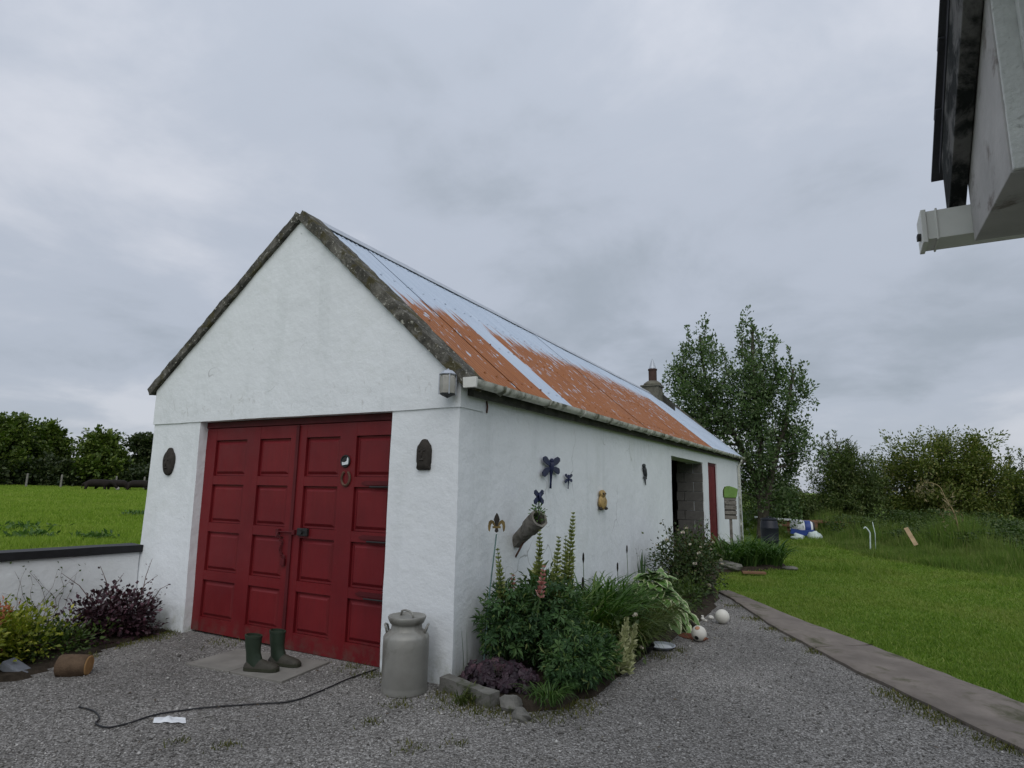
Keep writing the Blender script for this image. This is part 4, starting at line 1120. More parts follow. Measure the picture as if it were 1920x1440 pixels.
# wall lantern at the corner
ln = thing('wall_lantern', 'grimy glass wall lantern under the eaves at the barn corner', 'lantern', (-0.055, -0.02, 2.47))
m_ = MB(); m_.box(-0.085, -0.03, -0.030, -0.012, 2.39, 2.57); m_.build('back_plate', M['steel'], ln, bevel=0.004)
Ml = Matrix.Translation((-0.058, -0.115, 2.36))
hexa = lambda r_, z: (r_, z)
m_ = MB(); m_.lathe([(0.048, 0.02), (0.066, 0.03), (0.072, 0.10), (0.070, 0.17), (0.060, 0.195)], 8, Ml); m_.build('glass', M['lamp_glass'], ln)
m_ = MB(); m_.lathe([(0.0, -0.012), (0.012, -0.005), (0.03, 0.004), (0.062, 0.018), (0.068, 0.03), (0.0, 0.03)], 8, Ml); m_.build('base', M['pewter'], ln)
m_ = MB(); m_.lathe([(0.072, 0.188), (0.080, 0.196), (0.05, 0.225), (0.015, 0.238), (0.0, 0.25)], 8, Ml); m_.build('cap', M['zinc'], ln)
for k in range(4):
    a = math.pi/4 + k*math.pi/2
    m_ = MB(); m_.tube([Ml @ Vector((0.074*math.cos(a), 0.074*math.sin(a), z)) for z in (0.02, 0.11, 0.19)], 0.005, 6); m_.build('cage_bar', M['zinc'], ln)
m_ = MB(); m_.tube([(-0.058, -0.02, 2.54), (-0.058, -0.08, 2.585), (-0.058, -0.115, 2.60)], 0.010, 8); m_.build('bracket', M['pewter'], ln)
m_ = MB(); m_.lathe([(0.0, 0.03), (0.026, 0.035), (0.030, 0.10), (0.018, 0.15), (0.0, 0.155)], 12, Ml); m_.build('bulb', M['white_plastic'], ln, smooth=True)

# ================================================================== THINGS ON THE LONG WALL
def wall_pt(y, z, off=0.02): return Vector((off, y, z))
def dragonfly(y, z, s, label, tilt, mat):
    d = thing('dragonfly_ornament', label, 'ornament', (0.02, y, z), 'blue dragonfly wall ornaments')
    Md = Matrix.Translation((0.022, y, z)) @ Matrix.Rotation(tilt, 4, 'X') @ Matrix.Scale(s, 4)
    m_ = MB(); pts = [(0.02, 0, 0.10), (0.022, 0, 0.06), (0.02, 0, 0.0), (0.016, 0.004, -0.05), (0.012, 0.008, -0.14), (0.010, 0.010, -0.20)]
    m_.tube([Md @ Vector(p) for p in pts], [0.022*s, 0.030*s, 0.026*s, 0.016*s, 0.012*s, 0.014*s], 8); m_.blob(Md @ Vector((0.022, 0, 0.105)), 0.028*s, 8, 6); m_.build('body', mat, d, smooth=True)
    for sy, ang, L in ((1, 42, 0.20), (-1, 35, 0.17), (1, -18, 0.16), (-1, -42, 0.185)):
        poly = [(0.015, 0.012), (0.07, 0.040), (0.13, 0.048), (L*0.9, 0.036), (L, 0.0), (L*0.9, -0.030), (0.12, -0.034), (0.06, -0.022), (0.015, -0.010)]
        a = R(ang)
        q = []
        for u, v in poly:
            yy, zz = u*math.cos(a)-v*math.sin(a), u*math.sin(a)+v*math.cos(a)
            q.append((yy*sy*1.55, zz*0.9+0.035))
        m_ = MB(); m_.prism(q, 0.012, 0.022, 'x', Md); m_.build('wing', mat, d, bevel=0.002*s)
dragonfly(1.83, 1.800, 1.0, 'largest blue dragonfly ornament, highest of the three on the white wall', R(-3), M['navy'])
dragonfly(2.345, 1.700, 0.50, 'smallest blue dragonfly ornament, rightmost of the three on the white wall', R(-4), M['navy'])
df3 = thing('dragonfly_ornament', 'blue dragonfly ornament on a stick rising from the log planter', 'ornament', (0.30, 0.98, 1.5), 'blue dragonfly wall ornaments')
Md = Matrix.Translation((0.30, 0.975, 1.515))
for sy, ang in ((1, 38), (-1, 38), (1, -35), (-1, -35)):
    a = R(ang); q = [((u*math.cos(a)-v*math.sin(a))*sy*1.25, u*math.sin(a)+v*math.cos(a)) for u, v in ((0.0, 0.025), (0.05, 0.026), (0.085, 0.024), (0.10, 0.0), (0.085, -0.022), (0.05, -0.022), (0.0, -0.02))]
    m_ = MB(); m_.prism(q, -0.005, 0.005, 'x', Md); m_.build('wing', M['navy'], df3)
m_ = MB(); m_.tube([(0.308, 0.975, 1.560), (0.310, 0.975, 1.515), (0.308, 0.975, 1.465)], [0.012, 0.018, 0.010], 8); m_.build('body', M['navy'], df3, smooth=True)
m_ = MB(); m_.tube([(0.302, 0.975, 1.475), (0.30, 0.965, 1.30)], 0.006, 6); m_.build('stick', M['pewter'], df3)

ow = thing('owl_ornament', 'mottled ochre owl shaped ornament on the white wall', 'ornament', (0.02, 3.53, 1.45))
m_ = MB(); m_.blob((0.03, 3.53, 1.43), (0.035, 0.145, 0.105), 14, 9, 0.12, 1.0); m_.build('body', M['owl'], ow, smooth=True)
m_ = MB(); m_.blob((0.032, 3.52, 1.535), (0.034, 0.10, 0.060), 14, 8, 0.12, 2.0); hd = m_.build('head', M['owl'], ow, smooth=True)
for s_ in (-1, 1):
    m_ = MB(); m_.blob((0.058, 3.52+0.04*s_, 1.542), (0.014, 0.022, 0.014), 8, 6); m_.build('eye', M['plaque'], hd, smooth=True)
m_ = MB(); m_.blob((0.04, 3.43, 1.345), (0.03, 0.035, 0.022), 8, 6); m_.blob((0.04, 3.63, 1.345), (0.03, 0.035, 0.022), 8, 6); m_.build('feet', M['plaque'], ow, smooth=True)

lz = thing('lizard_ornament', 'dark metal lizard ornament on the white wall near the cart opening', 'ornament', (0.02, 5.6, 1.85))
m_ = MB(); pts = smooth_path([(0.024, 5.545, 2.02), (0.028, 5.58, 1.965), (0.030, 5.60, 1.90), (0.028, 5.64, 1.83), (0.024, 5.62, 1.76), (0.018, 5.68, 1.68)], 4)
m_.tube(pts, list(np.interp(np.linspace(0, 1, len(pts)), [0, 0.08, 0.18, 0.3, 0.5, 0.7, 1], [0.018, 0.034, 0.022, 0.036, 0.034, 0.020, 0.006])), 8); m_.build('body', M['pewter'], lz, smooth=True)
for y, z, dy, dz in ((5.60, 1.925, 0.085, 0.045), (5.585, 1.925, -0.085, 0.03), (5.64, 1.82, 0.085, -0.035), (5.62, 1.82, -0.08, -0.03)):
    m_ = MB(); m_.tube([(0.024, y, z), (0.022, y+dy*0.6, z+dz*0.2), (0.018, y+dy, z+dz)], [0.014, 0.011, 0.010], 6); m_.build('leg', M['pewter'], lz, smooth=True)

# hollow log planter fixed to the wall
lg = thing('log_planter', 'hollow silvered log planter jutting up from the white wall', 'planter', (0.02, 1.07, 1.09))
la, lb = Vector((0.0, 1.08, 1.075)), Vector((0.34, 0.905, 1.320))
ax = (lb-la).normalized(); uu = ax.cross(Vector((0, 0, 1))).normalized(); ww = uu.cross(ax)
def lring(t_, r_, slant=0.0):
    c_ = la.lerp(lb, t_); n_ = 20; o = []
    for k in range(n_):
        a = 2*math.pi*k/n_
        rr = r_*(1+0.10*mn.noise((math.cos(a)*2, math.sin(a)*2, t_*1.5)))
        o.append(c_ + uu*math.cos(a)*rr + ww*math.sin(a)*rr + ax*slant*(-math.sin(a))*r_)
    return o
m_ = MB(); m_.rings([lring(0.0, 0.066), lring(0.12, 0.066), lring(0.3, 0.068), lring(0.5, 0.070), lring(0.57, 0.074), lring(0.61, 0.084), lring(0.8, 0.088), lring(1.0, 0.090), lring(1.0, 0.068), lring(0.8, 0.062), lring(0.6, 0.05)]); m_.build('log', M['old_wood'], lg, smooth=True, auto=50)
m_ = MB(); m_.rings([lring(0.84, 0.062), lring(0.86, 0.060)]); m_.build('compost', M['dark_hollow'], lg)
m_ = MB(); m_.tube([(0.0, 1.08, 0.93), (0.14, 1.01, 1.115)], 0.010, 6); m_.build('bracket', M['rusty_iron'], lg)

# fleur-de-lis stake
fl = thing('garden_stake', 'fleur de lis topped garden stake leaning against the white wall', 'garden stake', (0.2, 0.16, 0.05))
Mf = Matrix.Translation((0.2, 0.335, 1.29)) @ Matrix.Rotation(R(40), 4, 'Z') @ Matrix.Scale(0.78, 4)
pet = [(0, 0.12), (0.022, 0.085), (0.034, 0.045), (0.020, 0.0), (0.014, -0.05), (0.022, -0.085), (0, -0.10), (-0.022, -0.085), (-0.014, -0.05), (-0.020, 0.0), (-0.034, 0.045), (-0.022, 0.085)]
m_ = MB(); m_.prism(pet, -0.007, 0.007, 'y', Mf); m_.build('centre_petal', M['plaque'], fl, bevel=0.002)
for s_ in (-1, 1):
    pl = [(0.012, -0.02), (0.035, 0.030), (0.065, 0.042), (0.090, 0.020), (0.098, -0.030), (0.092, -0.075), (0.078, -0.090), (0.070, -0.055), (0.066, -0.015), (0.052, 0.002), (0.036, -0.020), (0.016, -0.045)]
    m_ = MB(); m_.prism([(x*s_, z) for x, z in pl], -0.006, 0.006, 'y', Mf); m_.build('side_petal', M['gold'], fl, bevel=0.002)
m_ = MB(); m_.box(-0.045, 0.045, -0.011, 0.011, -0.050, -0.028, Mf); m_.build('band', M['gold'], fl)
m_ = MB(); m_.tube([(0.2, 0.335, 1.20), (0.2, 0.24, 0.75), (0.2, 0.15, 0.06)], 0.006, 6); m_.build('rod', M['teal_rod'], fl)

# slatted box with green cover on a post, near the far end
sg = thing('slatted_box', 'small slatted timber box with lime green cover on a post by the far corner', 'wooden box', (0.42, 11.75, 0.07))
Ms = Matrix.Translation((0.42, 11.75, 0.0)) @ Matrix.Rotation(R(18), 4, 'Z')
m_ = MB(); m_.box(-0.03, 0.03, -0.03, 0.03, 0.0, 1.0, Ms); m_.build('post', M['old_wood'], sg)
m_ = MB(); m_.box(-0.13, 0.13, -0.02, 0.06, 0.94, 1.50, Ms); m_.build('back_board', M['dark_hollow'], sg)
for i in range(5):
    m_ = MB(); m_.box(-0.145, 0.145, -0.05, -0.022, 0.92+i*0.118, 1.015+i*0.118+rnd.uniform(-0.01, 0.01), Ms); m_.build('slat', M['old_wood'], sg, bevel=0.004)
prof = [(-0.15, 1.44), (0.14, 1.44), (0.17, 1.52), (0.19, 1.66), (0.10, 1.70), (-0.02, 1.735), (-0.11, 1.715), (-0.15, 1.62)]
m_ = MB(); m_.prism(prof, -0.075, 0.10, 'y', Ms); m_.build('cover', M['green_cover'], sg, bevel=0.02)

# ================================================================== THINGS ON THE GROUND
sp_ = thing('log_stump', 'short sawn log with a pale cut end lying at the bed edge', 'log', (-2.85, -1.38, 0.02))
la, lb = Vector((-2.93, -1.43, 0.090)), Vector((-2.75, -1.30, 0.086)); ax = (lb-la).normalized(); uu = ax.cross(Vector((0, 0, 1))).normalized(); ww = uu.cross(ax)
m_ = MB(); m_.rings([lring(0, 0.084), lring(0.3, 0.089), lring(0.7, 0.087), lring(0.97, 0.083), lring(1.0, 0.078)]); m_.build('bark', M['log_bark'], sp_, smooth=True, auto=50)
m_ = MB(); m_.rings([lring(1.002, 0.077), lring(1.03, 0.070)]); m_.build('cut_end', M['cut_wood'], sp_)
m_ = MB(); Mx = Matrix.Translation((-3.24, -1.60, 0.06)) @ Matrix.Rotation(0.5, 4, 'Z') @ Matrix.Rotation(0.5, 4, 'Y')
m_.box(-0.10, 0.11, -0.07, 0.06, -0.035, 0.035, Mx); tag(m_.build('slate_block', M['slate'], bevel=0.015), 'bluish grey stone tilted at the edge of the left shrub bed', 'stone')

def stone(c, r_, label, seed, mat='stone', rot=0.0, name='edging_stone', grp=None, seg=9, amp=0.35):
    m_ = MB(); m_.blob((0, 0, 0), r_, seg, 6, amp, seed)
    return tag(m_.build(name, M[mat], None, False, Matrix.Translation(c) @ Matrix.Rotation(rot, 4, 'Z')), label, 'stone', grp)
m_ = MB(); Mx = Matrix.Translation((0.27, -0.155, 0.055)) @ Matrix.Rotation(-0.27, 4, 'Z')
bm = gridbox(-0.30, 0.27, -0.05, 0.05, -0.07, 0.06, 0.06, 0.0)
for v in bm.verts: v.co = Mx @ v.co; v.co += mn.noise_vector(v.co*9)*0.014
tag(merge_bm([bm], 'edging_stone', M['stone']), 'long rough kerb stone edging the flower bed at the barn corner', 'stone', 'flower bed edging stones')
stone((0.66, -0.225, 0.05), (0.085, 0.07, 0.075), 'squat pale stone next to the long kerb stone of the flower bed', 3.1, grp='flower bed edging stones')
stone((0.80, -0.335, 0.035), (0.085, 0.055, 0.05), 'pointed grey stone lying loose in front of the flower bed', 5.7, rot=-0.5, grp='flower bed edging stones')
stone((1.83, 10.0, 0.03), (0.16, 0.09, 0.05), 'flat pale stone on the lawn beside the strap leaved clump', 8.2, name='lawn_stone')
m_ = MB(); m_.box(-0.24, 0.2, -0.06, 0.06, 0.03, 0.075, Matrix.Translation((1.30, 8.62, 0.0)) @ Matrix.Rotation(0.35, 4, 'Z')); tag(m_.build('broken_board', M['plank_brown'], bevel=0.012), 'broken brown board on the soil in front of the strap leaved clump', 'board')
stone((0.75, 8.9, 0.11), (0.30, 0.16, 0.10), 'low rounded grey stone in front of the narrow red door', 2.2, name='step_stone')

def ball(c, r_, label, patches):
    b = thing('ball', label, 'ball', (c[0], c[1], 0.015))
    m_ = MB(); m_.blob(c, r_, 28, 18); m_.build('ball_skin', M['ball'], b, smooth=True)
    for (az, el_, pr, mat) in patches:
        d_ = Vector((math.cos(el_)*math.cos(az), math.cos(el_)*math.sin(az), math.sin(el_)))
        q = d_.to_track_quat('Z', 'Y').to_matrix().to_4x4()
        Mp = Matrix.Translation(Vector(c)) @ q
        prof = [(r_*1.004*math.sin(pr*k/4), r_*1.004*math.cos(pr*k/4)) for k in range(4, -1, -1)]
        prof[-1] = (0.0, r_*1.004)
        m_ = MB(); m_.lathe(prof, 10, Mp); m_.build('patch', M[mat], b, smooth=True)
ball((1.50, 3.66, 0.098), 0.084, 'plain dirty white ball on the gravel by the rose bush', [(2.6, -0.4, 0.35, 'ball_black')])
ball((1.43, 2.61, 0.095), 0.080, 'small white football with red and black patches near the metal dish', [(-1.75, -0.45, 0.30, 'ball_black'), (-1.7, 0.95, 0.34, 'ball_red'), (0.5, 0.4, 0.35, 'ball_red'), (-0.3, -0.6, 0.3, 'ball_red')])
m_ = MB(); m_.prism([(1.26, 2.66), (1.46, 2.62), (1.50, 2.76), (1.40, 2.92), (1.20, 2.90), (1.17, 2.75)], 0.014, 0.021, 'z'); tag(m_.build('rusty_sheet', M['rust_plate']), 'flat rusty metal sheet lying under the small football', 'metal sheet')
ds = thing('metal_dish', 'shallow metal dish with white inside lying on the gravel', 'dish', (1.16, 2.08, 0.015))
Mx = Matrix.Translation((1.16, 2.08, 0.016))
m_ = MB(); m_.lathe([(0.085, 0.0), (0.10, 0.006), (0.135, 0.034), (0.142, 0.036), (0.142, 0.040), (0.130, 0.038), (0.098, 0.012)], 28, Mx); m_.build('rim', M['zinc'], ds, smooth=True)
m_ = MB(); m_.lathe([(0.0, 0.022), (0.105, 0.022), (0.10, 0.014), (0.0, 0.014)], 24, Mx); m_.build('milk', M['white_plastic'], ds)
m_ = MB(); m_.lathe([(0.05, 0.0), (0.085, 0.03), (0.11, 0.075), (0.115, 0.078), (0.105, 0.07), (0.06, 0.015), (0, 0.012)], 20, Matrix.Translation((1.05, 1.82, 0.02))); tag(m_.build('plant_saucer', M['black_iron'], smooth=True), 'small black plastic bowl half under the flower bed leaves', 'bowl')
sh = [(1.20, 3.62, 0.05), (1.25, 3.74, 0.045), (1.14, 3.78, 0.04), (1.30, 3.66, 0.036), (1.22, 3.86, 0.045), (1.10, 3.66, 0.035), (1.33, 3.86, 0.06), (1.06, 3.86, 0.04), (1.17, 3.52, 0.03)]
PEB = ['white pebble in the middle of the small heap by the hosta', 'white pebble behind the middle one of the small heap', 'white pebble at the left of the heap by the hosta', 'white pebble nearest the plain white ball', 'white pebble at the back of the small heap', 'white pebble half under the hosta leaves', 'largest white pebble, set apart right beside the plain ball', 'leftmost white pebble under the rose bush', 'smallest white pebble at the front of the heap']
for i, (x, y, r_) in enumerate(sh):
    r_ *= 0.62
    stone((x, y, 0.02+r_*0.4), (r_, r_*0.8, r_*0.7), PEB[i], i*1.7, 'shell', i, 'pebble', 'white pebbles by the hosta', 8, 0.25)

# scattered dead leaves and dirt clods on the gravel
n = 420
P = np.concatenate([np.stack([rng.normal(1.35, 0.14, 150), rng.normal(3.1, 0.9, 150)], 1), np.stack([rng.uniform(-3.2, 4, 270), rng.uniform(-2.8, 3.4, 270)], 1)])
P = P[inside(P, GRAVEL) & ~((P[:, 0] < 0.1) & (P[:, 1] > -0.1))]; n = len(P)
a = rng.uniform(0, 6.28, n); s = rng.uniform(0.006, 0.018, n)
V = np.zeros((n, 4, 3)); 
for k_, (u, v) in enumerate(((1, 0), (0, 0.5), (-1, 0), (0, -0.5))):
    V[:, k_, 0] = P[:, 0]+(u*np.cos(a)-v*np.sin(a))*s; V[:, k_, 1] = P[:, 1]+(u*np.sin(a)+v*np.cos(a))*s; V[:, k_, 2] = 0.026+rng.uniform(0, 0.008, n)
stuff(np_mesh('dead_leaves', V.reshape(-1, 3), np.arange(n*4).reshape(n, 4), leaf('dead_leaf', (0.05, 0.035, 0.02), (0.11, 0.07, 0.035), (0.15, 0.13, 0.06), 0.1)))
bpy.data.objects['dead_leaves']['label'] = 'dead leaves and crumbs scattered on the gravel'

# moss and small weeds along edges
pp = []
for (x, y, r_, n_) in ((3.30, 1.42, 0.12, 340), (3.18, 1.62, 0.10, 300), (3.42, 1.22, 0.09, 240), (3.62, 0.93, 0.08, 180), (3.72, 0.78, 0.06, 120), (2.52, 2.78, 0.06, 130), (2.05, 3.66, 0.07, 120), (1.80, 4.15, 0.08, 140), (1.45, 4.95, 0.08, 120), (2.30, 3.2, 0.05, 80),
                       (0.35, -0.32, 0.10, 260), (0.55, -0.30, 0.09, 220), (0.9, -0.10, 0.13, 420), (1.02, 0.10, 0.10, 300), (0.08, -0.20, 0.08, 180), (-0.10, -0.55, 0.06, 80), (-0.05, -0.9, 0.05, 50), (0.45, -1.1, 0.05, 60),
                       (-0.85, -1.75, 0.04, 50), (-0.55, -1.65, 0.04, 50), (0.2, -2.0, 0.05, 70), (0.62, -0.9, 0.04, 40), (-3.5, -0.30, 0.10, 300), (-3.62, -0.08, 0.07, 240), (-3.45, -0.62, 0.06, 140), (-3.3, -1.0, 0.05, 120), (-0.75, -0.10, 0.06, 120), (-0.5, -0.12, 0.05, 100), (-1.05, -0.02, 0.08, 100), (-2.7, -0.01, 0.12, 120), (1.2, 1.8, 0.08, 140), (1.32, 2.1, 0.05, 80)):
    pp.append(np.stack([rng.normal(x, r_, n_), rng.normal(y, r_, n_)], 1))
P = np.concatenate(pp)
blades('moss_and_weeds', P, rng.uniform(0.006, 0.032, len(P)), 0.012, M['moss'], 0.9, zoff=0.018)
bpy.data.objects['moss_and_weeds']['label'] = 'moss and tiny weeds along path edge and in the gravel'

# ================================================================== PLANTS
def rot_to(d):
    return Vector(d).normalized().to_track_quat('Y', 'Z').to_matrix().to_4x4()
def leaf_cloud(name, P, D_, Nn, L, W, mat, parent, fold=0.15, kind=True):
    """diamond leaves, two triangles each, slightly folded"""
    P = np.asarray(P, float); n = len(P)
    D_ = D_/np.maximum(np.linalg.norm(D_, axis=1, keepdims=True), 1e-9)
    S = np.cross(D_, Nn); S /= np.maximum(np.linalg.norm(S, axis=1, keepdims=True), 1e-9)
    U = np.cross(S, D_)
    L = np.broadcast_to(L, n)[:, None]; W = np.broadcast_to(W, n)[:, None]
    V = np.zeros((n, 4, 3))
    V[:, 0] = P; V[:, 2] = P + D_*L - U*L*fold
    V[:, 1] = P + D_*L*0.5 + S*W*0.5 + U*L*fold*0.5; V[:, 3] = P + D_*L*0.5 - S*W*0.5 + U*L*fold*0.5
    b = (np.arange(n)*4)[:, None]
    F = np.concatenate([b+np.array([0, 1, 2]), b+np.array([0, 2, 3])], 1).reshape(-1, 3)
    o = np_mesh(name, V.reshape(-1, 3), F, mat, parent)
    if kind: stuff(o)
    return o
def unit(n):
    v = rng.normal(0, 1, (n, 3)); return v/np.linalg.norm(v, axis=1, keepdims=True)

def ribbon(m_, base, az, L, W, arch, seg=7, twist=0.0, up0=1.35):
    """an arching strap leaf"""
    p = Vector(base); el_ = up0; st = L/seg
    h = Vector((math.cos(az), math.sin(az), 0)); side = Vector((-math.sin(az), math.cos(az), 0))
    rw = []
    for i in range(seg+1):
        t_ = i/seg; w = W*(0.55+0.9*t_ if t_ < 0.35 else 0.865*(1-((t_-0.35)/0.65)**2.2))*0.5 + 0.0006
        rw.append((p - side*w, p + Vector((0, 0, -w*0.35)), p + side*w))
        p = p + (h*math.cos(el_) + Vector((0, 0, math.sin(el_))))*st
        el_ -= arch/seg*(0.5+1.2*t_); side = (side + h*twist*0.1).normalized()
    vs = [v for r_ in rw for v in r_]
    m_.add(vs, [(i*3+k, i*3+k+1, (i+1)*3+k+1, (i+1)*3+k) for i in range(seg) for k in range(2)])

# palmate lupin leaf (shared by all lupins)
LUPS = []
for var in range(4):
    m_ = MB()
    for k in range(8):
        a = -2.5 + 5.0*k/7 + rnd.gauss(0, 0.12); L = 0.062*(1-0.22*abs(a)/2.6)*rnd.uniform(0.8, 1.15); dr_ = rnd.uniform(-0.35, 0.30); wv = rnd.uniform(0.008, 0.0115)
        c_, s_ = math.sin(a), math.cos(a)
        def q(u, v, h): return (c_*u + s_*v, s_*u - c_*v, h)
        m_.add([q(0.004, 0, 0), q(L*0.55, wv, 0.012+dr_*L*0.4), q(L*0.55, 0, 0.006+dr_*L*0.4), q(L*0.55, -wv, 0.012+dr_*L*0.4), q(L*0.95, 0, -0.004+dr_*L)], [(0, 1, 2), (0, 2, 3), (1, 4, 2), (2, 4, 3)])
    m_.tube([(0, 0, 0), (0, -0.05, -0.03)], 0.0016, 4)
    LUPS.append(m_.mesh('lupin_leaf', M['lupin_leaf']))
def spike(parent, base, topp, r0, mat, dens=1.0):
    """flower spike: whorls of pods or florets round a stem"""
    a, b = Vector(base), Vector(topp); ax_ = (b-a).normalized(); L = (b-a).length
    n = int(L*470*dens); t_ = np.sort(rng.random(n))
    ang = rng.uniform(0, 6.28, n)
    u = np.array(ax_.orthogonal().normalized()); w = np.cross(np.array(ax_), u)
    rad = np.cos(ang)[:, None]*u + np.sin(ang)[:, None]*w
    whorl = np.round(t_*L/0.036)*0.036/L
    P = np.array(a) + np.array(ax_)*((whorl*0.85+t_*0.15)*L)[:, None] + rad*0.003
    D_ = rad*1.0 + np.array(ax_)*(0.55+0.5*t_)[:, None] + rng.normal(0, 0.14, (n, 3))
    rr = r0*(1-0.66*t_**1.6)*rng.uniform(0.75, 1.15, n)
    o = leaf_cloud('flower_spike', P, D_, unit(n), rr, rr*0.42, mat, parent, 0.2)
    m_ = MB(); m_.tube([a - ax_*0.25 if a.z > 0.4 else a, a, b], [0.006, 0.005, 0.002], 6); m_.build('stem', M['stem'], parent)
    return o
def lupin(name, label, c, R_, zlo, zhi, nl_, spikes, sc_=(1.0, 1.65), group='lupins in the flower bed'):
    o = thing(name, label, 'lupin', (c[0], c[1], 0.06), group)
    for i in range(nl_):
        u = unit(1)[0]; k = rng.random()**0.4
        p = Vector((c[0]+u[0]*R_[0]*k, c[1]+u[1]*R_[1]*k, (zlo+zhi)/2+u[2]*(zhi-zlo)/2*k))
        p.x = max(p.x, 0.06)
        out = Vector((p.x-c[0], p.y-c[1], 0.0))*1.2/max(R_) + Vector((rnd.gauss(0, 0.45), rnd.gauss(0, 0.45), 0.75))
        d_ = Vector((p.x-c[0]+rnd.gauss(0, 0.08), p.y-c[1]+rnd.gauss(0, 0.08), rnd.gauss(-0.1, 0.1)))
        nz = out.normalized(); dy = (d_ - nz*d_.dot(nz)).normalized(); dx = dy.cross(nz)
        s_ = rnd.uniform(*sc_)*(0.62 if i % 3 == 0 else 1.0)
        Mx = Matrix(((dx.x*s_, dy.x*s_, nz.x*s_, p.x), (dx.y*s_, dy.y*s_, nz.y*s_, p.y), (dx.z*s_, dy.z*s_, nz.z*s_, p.z), (0, 0, 0, 1)))
        inst('leaf', LUPS[i % 4], Mx, o)
    m_ = MB()
    for i in range(10):
        a = rnd.uniform(0, 6.28); k = rnd.uniform(0.2, 0.8)
        m_.tube([(c[0]+0.05*math.cos(a), c[1]+0.05*math.sin(a), 0.04), (max(0.05, c[0]+R_[0]*k*0.6*math.cos(a)), c[1]+R_[1]*k*0.6*math.sin(a), zhi*0.55), (max(0.05, c[0]+R_[0]*k*math.cos(a)), c[1]+R_[1]*k*math.sin(a), zhi*0.9)], 0.004, 5)
    m_.build('stalks', M['stem'], o)
    nn_ = nl_*7
    uu_ = unit(nn_)*(rng.random((nn_, 1))**0.4); PP = np.array([c[0], c[1], (zlo+zhi)/2]) + uu_*np.array([R_[0]*1.05, R_[1]*1.05, (zhi-zlo)/2*1.03]); PP[:, 0] = np.maximum(PP[:, 0], 0.05); PP[:, 2] = np.maximum(PP[:, 2], 0.05)
    leaf_cloud('loose_leaflets', PP, uu_+rng.normal(0, 0.5, uu_.shape), unit(nn_)+[0, 0, 0.8], rng.uniform(0.035, 0.085, nn_), rng.uniform(0.010, 0.020, nn_), M['lupin_loose'], o)
    for (b_, t_, r_, mt_, dn) in spikes: spike(o, b_, t_, r_, M[mt_], dn)
    return o
lupin('lupin', 'lupin with a single green seed spike nearest the barn corner', (0.30, 0.36), (0.24, 0.24), 0.16, 0.80, 190, [((0.30, 0.28, 0.66), (0.30, 0.18, 1.10), 0.056, 'spike_green', 1.0), ((0.25, 0.544, 0.72), (0.25, 0.571, 0.85), 0.040, 'spike_pink', 1.0)])
lupin('lupin', 'tallest lupin clump with green seed spikes and one pink flower spike', (0.56, 0.66), (0.34, 0.38), 0.12, 0.84, 290,
      [((0.42, 0.73, 0.78), (0.42, 0.748, 1.205), 0.070, 'spike_green', 1.1), ((0.55, 1.06, 0.62), (0.55, 1.235, 1.37), 0.076, 'spike_green', 1.1), ((0.60, 0.68, 0.66), (0.60, 0.773, 1.165), 0.074, 'spike_green', 1.1),
       ((0.60, 0.38, 0.70), (0.60, 0.46, 0.945), 0.050, 'spike_pink', 1.2), ((0.62, 0.60, 0.60), (0.63, 0.60, 0.92), 0.066, 'spike_green', 1.0), ((0.58, 0.95, 0.80), (0.57, 1.0, 1.16), 0.050, 'spike_green', 0.9)])
lupin('lupin', 'low dark leaved lupin spilling over the bed edge with a pale drooping spike', (0.90, 0.55), (0.27, 0.46), 0.04, 0.46, 270, [((1.10, 0.92, 0.06), (1.04, 1.34, 0.42), 0.085, 'spike_pale', 1.4), ((1.13, 1.00, 0.06), (1.10, 1.42, 0.36), 0.080, 'spike_pale', 1.2)], (0.9, 1.45))

# heuchera: lobed purple leaves
m_ = MB(); n_ = 14; vs = [(0, 0, 0.006)]
for k in range(n_):
    a = 2*math.pi*k/n_; r_ = 0.036*(1+0.16*math.cos(5*a))*(0.72 if k == 0 else 1)
    vs.append((r_*math.sin(a), -r_*math.cos(a), 0.004*math.cos(5*a)-0.006))
m_.add(vs, [(0, 1+k, 1+(k+1) % n_) for k in range(n_)])
HEU = m_.mesh('heuchera_leaf', M['heuchera'])
hc = thing('heuchera', 'purple leaved heuchera low in the flower bed behind the kerb stone', 'heuchera', (0.34, 0.06, 0.06))
for i in range(280):
    u = unit(1)[0]; k = rng.random()**0.35
    p = Vector((0.40+u[0]*0.36*k, 0.07+u[1]*0.17*k, 0.10+abs(u[2])*0.16*k))
    if p.x < 0.03: continue
    nz = Vector((u[0]*0.8+rnd.gauss(0, 0.2)+0.15, u[1]*0.8-0.45+rnd.gauss(0, 0.2), 0.7)).normalized()
    dx = nz.orthogonal().normalized(); dy = nz.cross(dx); s_ = rnd.uniform(0.55, 1.2)
    a = rnd.uniform(0, 6.28); dx, dy = dx*math.cos(a)+dy*math.sin(a), dy*math.cos(a)-dx*math.sin(a)
    inst('leaf', HEU, Matrix(((dx.x*s_, dy.x*s_, nz.x*s_, p.x), (dx.y*s_, dy.y*s_, nz.y*s_, p.y), (dx.z*s_, dy.z*s_, nz.z*s_, p.z), (0, 0, 0, 1))), hc)
m_ = MB()
for i in range(14): 
    a = i*0.45; m_.tube([(0.34, 0.07, 0.05), (0.34+0.2*math.cos(a), 0.07+0.11*math.sin(a), 0.15)], 0.003, 4)
m_.build('stalks', M['twig'], hc)

